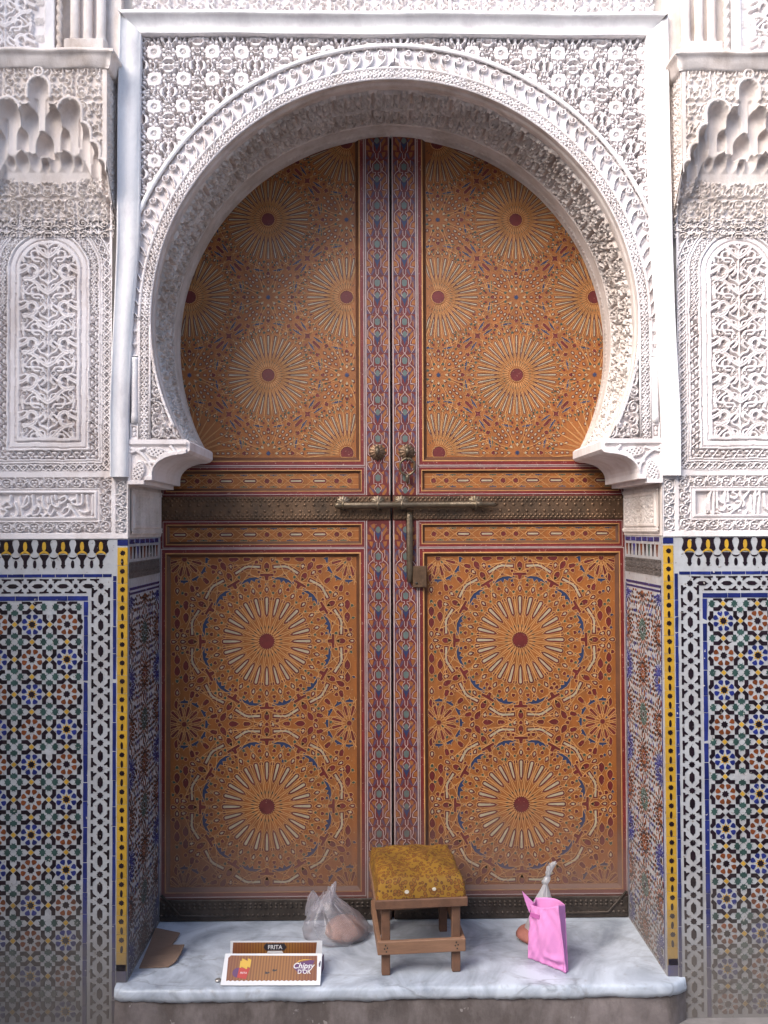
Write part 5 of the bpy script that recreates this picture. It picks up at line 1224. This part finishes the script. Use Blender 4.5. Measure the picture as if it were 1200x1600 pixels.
# thin plastic
def plasticmat(name, col, dens):
    mt, nt, N, L, B = nodemat(name); N.remove(B); out = N['Material Output']
    tr = N.new('ShaderNodeBsdfTransparent'); di = N.new('ShaderNodeBsdfDiffuse'); di.inputs[0].default_value = (*col, 1); tl = N.new('ShaderNodeBsdfTranslucent'); tl.inputs[0].default_value = (*col, 1)
    gl = N.new('ShaderNodeBsdfGlossy'); gl.inputs['Roughness'].default_value = .32; gl.inputs[0].default_value = (.9, .9, .92, 1)
    m1 = N.new('ShaderNodeMixShader'); m1.inputs[0].default_value = .45; L.new(di.outputs[0], m1.inputs[1]); L.new(tl.outputs[0], m1.inputs[2])
    m2 = N.new('ShaderNodeMixShader'); m2.inputs[0].default_value = dens; L.new(tr.outputs[0], m2.inputs[1]); L.new(m1.outputs[0], m2.inputs[2])
    fr = N.new('ShaderNodeFresnel'); fr.inputs[0].default_value = 1.35; ma = N.new('ShaderNodeMath'); ma.operation = 'MULTIPLY_ADD'; ma.inputs[1].default_value = .5; ma.inputs[2].default_value = .015; L.new(fr.outputs[0], ma.inputs[0])
    m3 = N.new('ShaderNodeMixShader'); L.new(ma.outputs[0], m3.inputs[0]); L.new(m2.outputs[0], m3.inputs[1]); L.new(gl.outputs[0], m3.inputs[2]); L.new(m3.outputs[0], out.inputs[0]); return mt
poly_m = plasticmat('thin_clear_plastic', (.80, .78, .85), .27); poly_w = plasticmat('milky_plastic', (.80, .82, .86), .62)
bread_m = M('pale_flat_loaf', (.36, .19, .13), .85, var=.35, vs_=22, bump=.6, bs=90, stain=((.20, .08, .045), 14, .42, .7, .8))
def loft(name, rings, mat, n=48, crumple=.0, cap=True, seed=0):
    """rings: (cx,cy,cz, rx,ry, tilt) ; pleats grow towards the top"""
    rg = np.random.default_rng(seed); ph = rg.uniform(0, 6.28, 8); P = np.zeros((n+1, len(rings), 3))
    for j, (cx, cy, cz, rx, ry, tl, pl) in enumerate(rings):
        for i in range(n+1):
            a = 2*PI*i/n
            w = 1+pl*(.5*math.sin(5*a+ph[0])+.35*math.sin(9*a+ph[1]+j*.15)+.3*math.sin(14*a+ph[2]-j*.2))
            P[i, j] = (cx+rx*w*math.cos(a)*math.cos(tl)+crumple*math.sin(7*a+j+ph[3]), cy+ry*w*math.sin(a)+crumple*math.cos(8*a-j*1.3), max(.0015, cz+rx*w*math.cos(a)*math.sin(tl)+crumple*math.sin(6*a+j*2+ph[4])))
    return grid_mesh(name, P, mat)
tag(obj('flat_loaf', loft('flat_loaf', [(-.235, .375, .004, .004, .004, 0, 0), (-.235, .375, .004, .070, .075, 0, 0), (-.235, .375, .020, .092, .098, 0, .02), (-.235, .375, .045, .088, .094, 0, .02), (-.238, .375, .068, .062, .070, 0, .02), (-.24, .375, .078, .028, .03, 0, 0), (-.24, .375, .079, .002, .002, 0, 0)], bread_m)), 'round flat loaf of bread inside the clear plastic bag', 'bread')
bag = thing('plastic_bag', (-.28, .37, 0), 'thin clear plastic bag holding a loaf, beside the stool', 'plastic bag')
obj('bag_body', loft('bag_body', [(-.275, .372, .002, .13, .10, 0, .02), (-.275, .372, .020, .155, .115, 0, .03), (-.282, .372, .05, .150, .112, 0, .04), (-.300, .372, .085, .120, .092, .12, .10), (-.322, .372, .118, .088, .066, .30, .20), (-.335, .372, .150, .066, .045, .45, .18), (-.332, .372, .182, .052, .030, .6, .2), (-.322, .372, .205, .040, .020, .8, .22)], poly_m, 90, .0055, seed=3), bag)
obj('bag_ear', loft('bag_ear', [(-.335, .370, .130, .050, .040, .3, .12), (-.318, .368, .175, .042, .032, .45, .15), (-.300, .366, .215, .030, .022, .6, .15), (-.288, .365, .240, .017, .012, .8, .1), (-.284, .365, .250, .004, .003, .8, 0)], poly_m, 32, .002, seed=5), bag)
obj('bag_ear', loft('bag_ear', [(-.375, .380, .110, .045, .030, .3, .12), (-.385, .380, .150, .032, .022, .3, .15), (-.388, .380, .185, .020, .014, .3, .1), (-.386, .380, .205, .006, .005, .3, 0)], poly_m, 28, .002, seed=8), bag)
obj('bag_tail', loft('bag_tail', [(-.17, .385, .035, .02, .05, 0, .05), (-.135, .40, .022, .02, .045, 0, .1), (-.105, .415, .010, .015, .035, 0, .1)], poly_m, 24, .002, seed=9), bag)

# pink fabric bag standing open
pink = M('pink_fabric', (.66, .25, .54), .8, var=.05, vs_=18, bump=.25, bs=300)
def pinkbag():
    bl = np.array([.572, .160, .001]); br = np.array([.712, .030, .001]); nrm = np.array([.66, .75, 0]); dep = .07
    n, m_ = 36, 40; F = np.zeros((n, m_, 3))
    for i in range(n):
        u = i/(n-1)
        for j in range(m_):
            w = j/(m_-1); top = .232+.040*u-.012*math.sin(u*PI)
            p = bl*(1-u)+br*u; q = p.copy(); q[2] = .001+top*w
            q += np.array([.012, -.004, 0])*w*(1-u)+np.array([-.026, .026, 0])*w*u
            bul = .020*math.sin(PI*u)*math.sin(PI*min(1, w*1.05))+.006*math.sin(u*9+w*5)*w*(1-w)*3
            bul += .0035*math.sin(u*21+w*13+2*math.sin(w*7))*(.3+w*(1-w)*2)+.0025*math.sin(u*37-w*23)*(1-u); cr_ = .012*math.exp(-((u-.75)/.22)**2)*(math.exp(-((w-.18)/.05)**2)-math.exp(-((w-.10)/.04)**2))
            q[:2] -= nrm[:2]*(bul+cr_); F[i, j] = q
    Bk = F.copy()
    for i in range(n):
        for j in range(m_):
            w = j/(m_-1); u = i/(n-1); Bk[i, j, :2] = (bl*(1-u)+br*u)[:2]+nrm[:2]*(.012+dep*(.25+.75*w))*(.55+.45*math.sin(PI*u))+np.array([.012*(1-u)*w-.026*u*w, 0]); Bk[i, j, 2] = .001+(.245+.026*u)*w
    o = thing('fabric_bag', (.65, .10, 0), 'pink fabric carrier bag standing open near the front right of the step', 'bag')
    def add(nm, me, sol=True):
        q = obj(nm, me, o)
        if sol: md = q.modifiers.new('thick', 'SOLIDIFY'); md.thickness = .0016
        return q
    add('front_face', grid_mesh('front_face', F, pink)); add('back_face', grid_mesh('back_face', Bk, pink, flip=True))
    for i_ in (0, n-1):
        G = np.stack([F[i_], (F[i_]+Bk[i_])/2+np.array([(.012 if i_ == 0 else -.016), 0, 0]), Bk[i_]], 0); add('gusset', grid_mesh('gusset', G, pink, flip=(i_ == 0)))
    # raised corner of the back face and the cut handle
    t0 = F[0, -1]; add('corner_flap', pymesh('corner_flap', [t0+np.array([-.002, .002, -.035]), t0+np.array([.018, .02, 0.004]), t0+np.array([-.030, .02, .052]), t0+np.array([-.018, .012, .012])], [(0, 1, 3), (1, 2, 3)], pink))
    sl = piecemesh('handle_slot', [(-.022, -.010), (.024, -.009), (.026, .010), (-.021, .009)], [(0, -.001, 0), (.0006, .0016, 0)], 0, [M('slot_shade', (.45, .10, .33), .8)])  # darker pink patch, painted as the shade inside the slot
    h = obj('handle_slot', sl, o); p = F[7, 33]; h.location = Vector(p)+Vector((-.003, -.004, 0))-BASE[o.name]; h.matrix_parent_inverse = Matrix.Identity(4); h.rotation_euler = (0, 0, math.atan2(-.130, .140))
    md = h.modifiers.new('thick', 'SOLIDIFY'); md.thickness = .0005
pinkbag()
# knotted white bag with another loaf, behind the pink one
tag(obj('flat_loaf', loft('flat_loaf', [(.640, .330, .003, .004, .004, 0, 0), (.640, .330, .003, .075, .070, 0, 0), (.640, .330, .018, .090, .085, 0, .02), (.640, .330, .036, .080, .075, 0, .02), (.640, .330, .050, .045, .045, 0, 0), (.640, .330, .052, .002, .002, 0, 0)], M('reddish_loaf', (.34, .13, .10), .7, var=.25, vs_=14))), 'reddish flat loaf half hidden behind the pink bag', 'bread')
kb = thing('plastic_bag', (.66, .32, 0), 'milky white plastic bag tied in a knot, rising behind the pink bag', 'plastic bag')
obj('bag_body', loft('bag_body', [(.670, .325, .002, .075, .07, 0, .02), (.670, .325, .03, .082, .078, 0, .03), (.672, .325, .07, .070, .065, 0, .05), (.676, .325, .12, .050, .045, 0, .09), (.676, .325, .17, .040, .034, 0, .12), (.682, .325, .215, .022, .018, 0, .15), (.686, .325, .245, .010, .009, 0, .1), (.689, .325, .256, .008, .008, 0, 0)], poly_w, 48, .002, seed=13), kb)
obj('knot', loft('knot', [(.689, .325, .250, .006, .006, 0, 0), (.690, .325, .258, .017, .014, .3, .15), (.692, .325, .270, .019, .016, .3, .2), (.696, .325, .282, .012, .010, .3, .1), (.698, .325, .288, .006, .006, 0, 0)], poly_w, 24, .002, seed=15), kb)
obj('bag_tail', loft('bag_tail', [(.698, .325, .284, .008, .007, .2, .1), (.704, .325, .305, .013, .010, .3, .25), (.712, .325, .325, .018, .012, .4, .35), (.716, .325, .342, .022, .013, .5, .4)], poly_w, 32, .003, seed=17), kb)
capm = M('dull_tin', (.55, .53, .5), .35, metal=.7, var=.2)
tag(obj('bottle_cap', lathemesh('bottle_cap', [(.013, .001), (.0125, .006), (.010, .0085), (.004, .009)], capm, 18, 'Z', (-.752, .002, 0))), 'small metal bottle cap beside the printed carton', 'bottle cap')
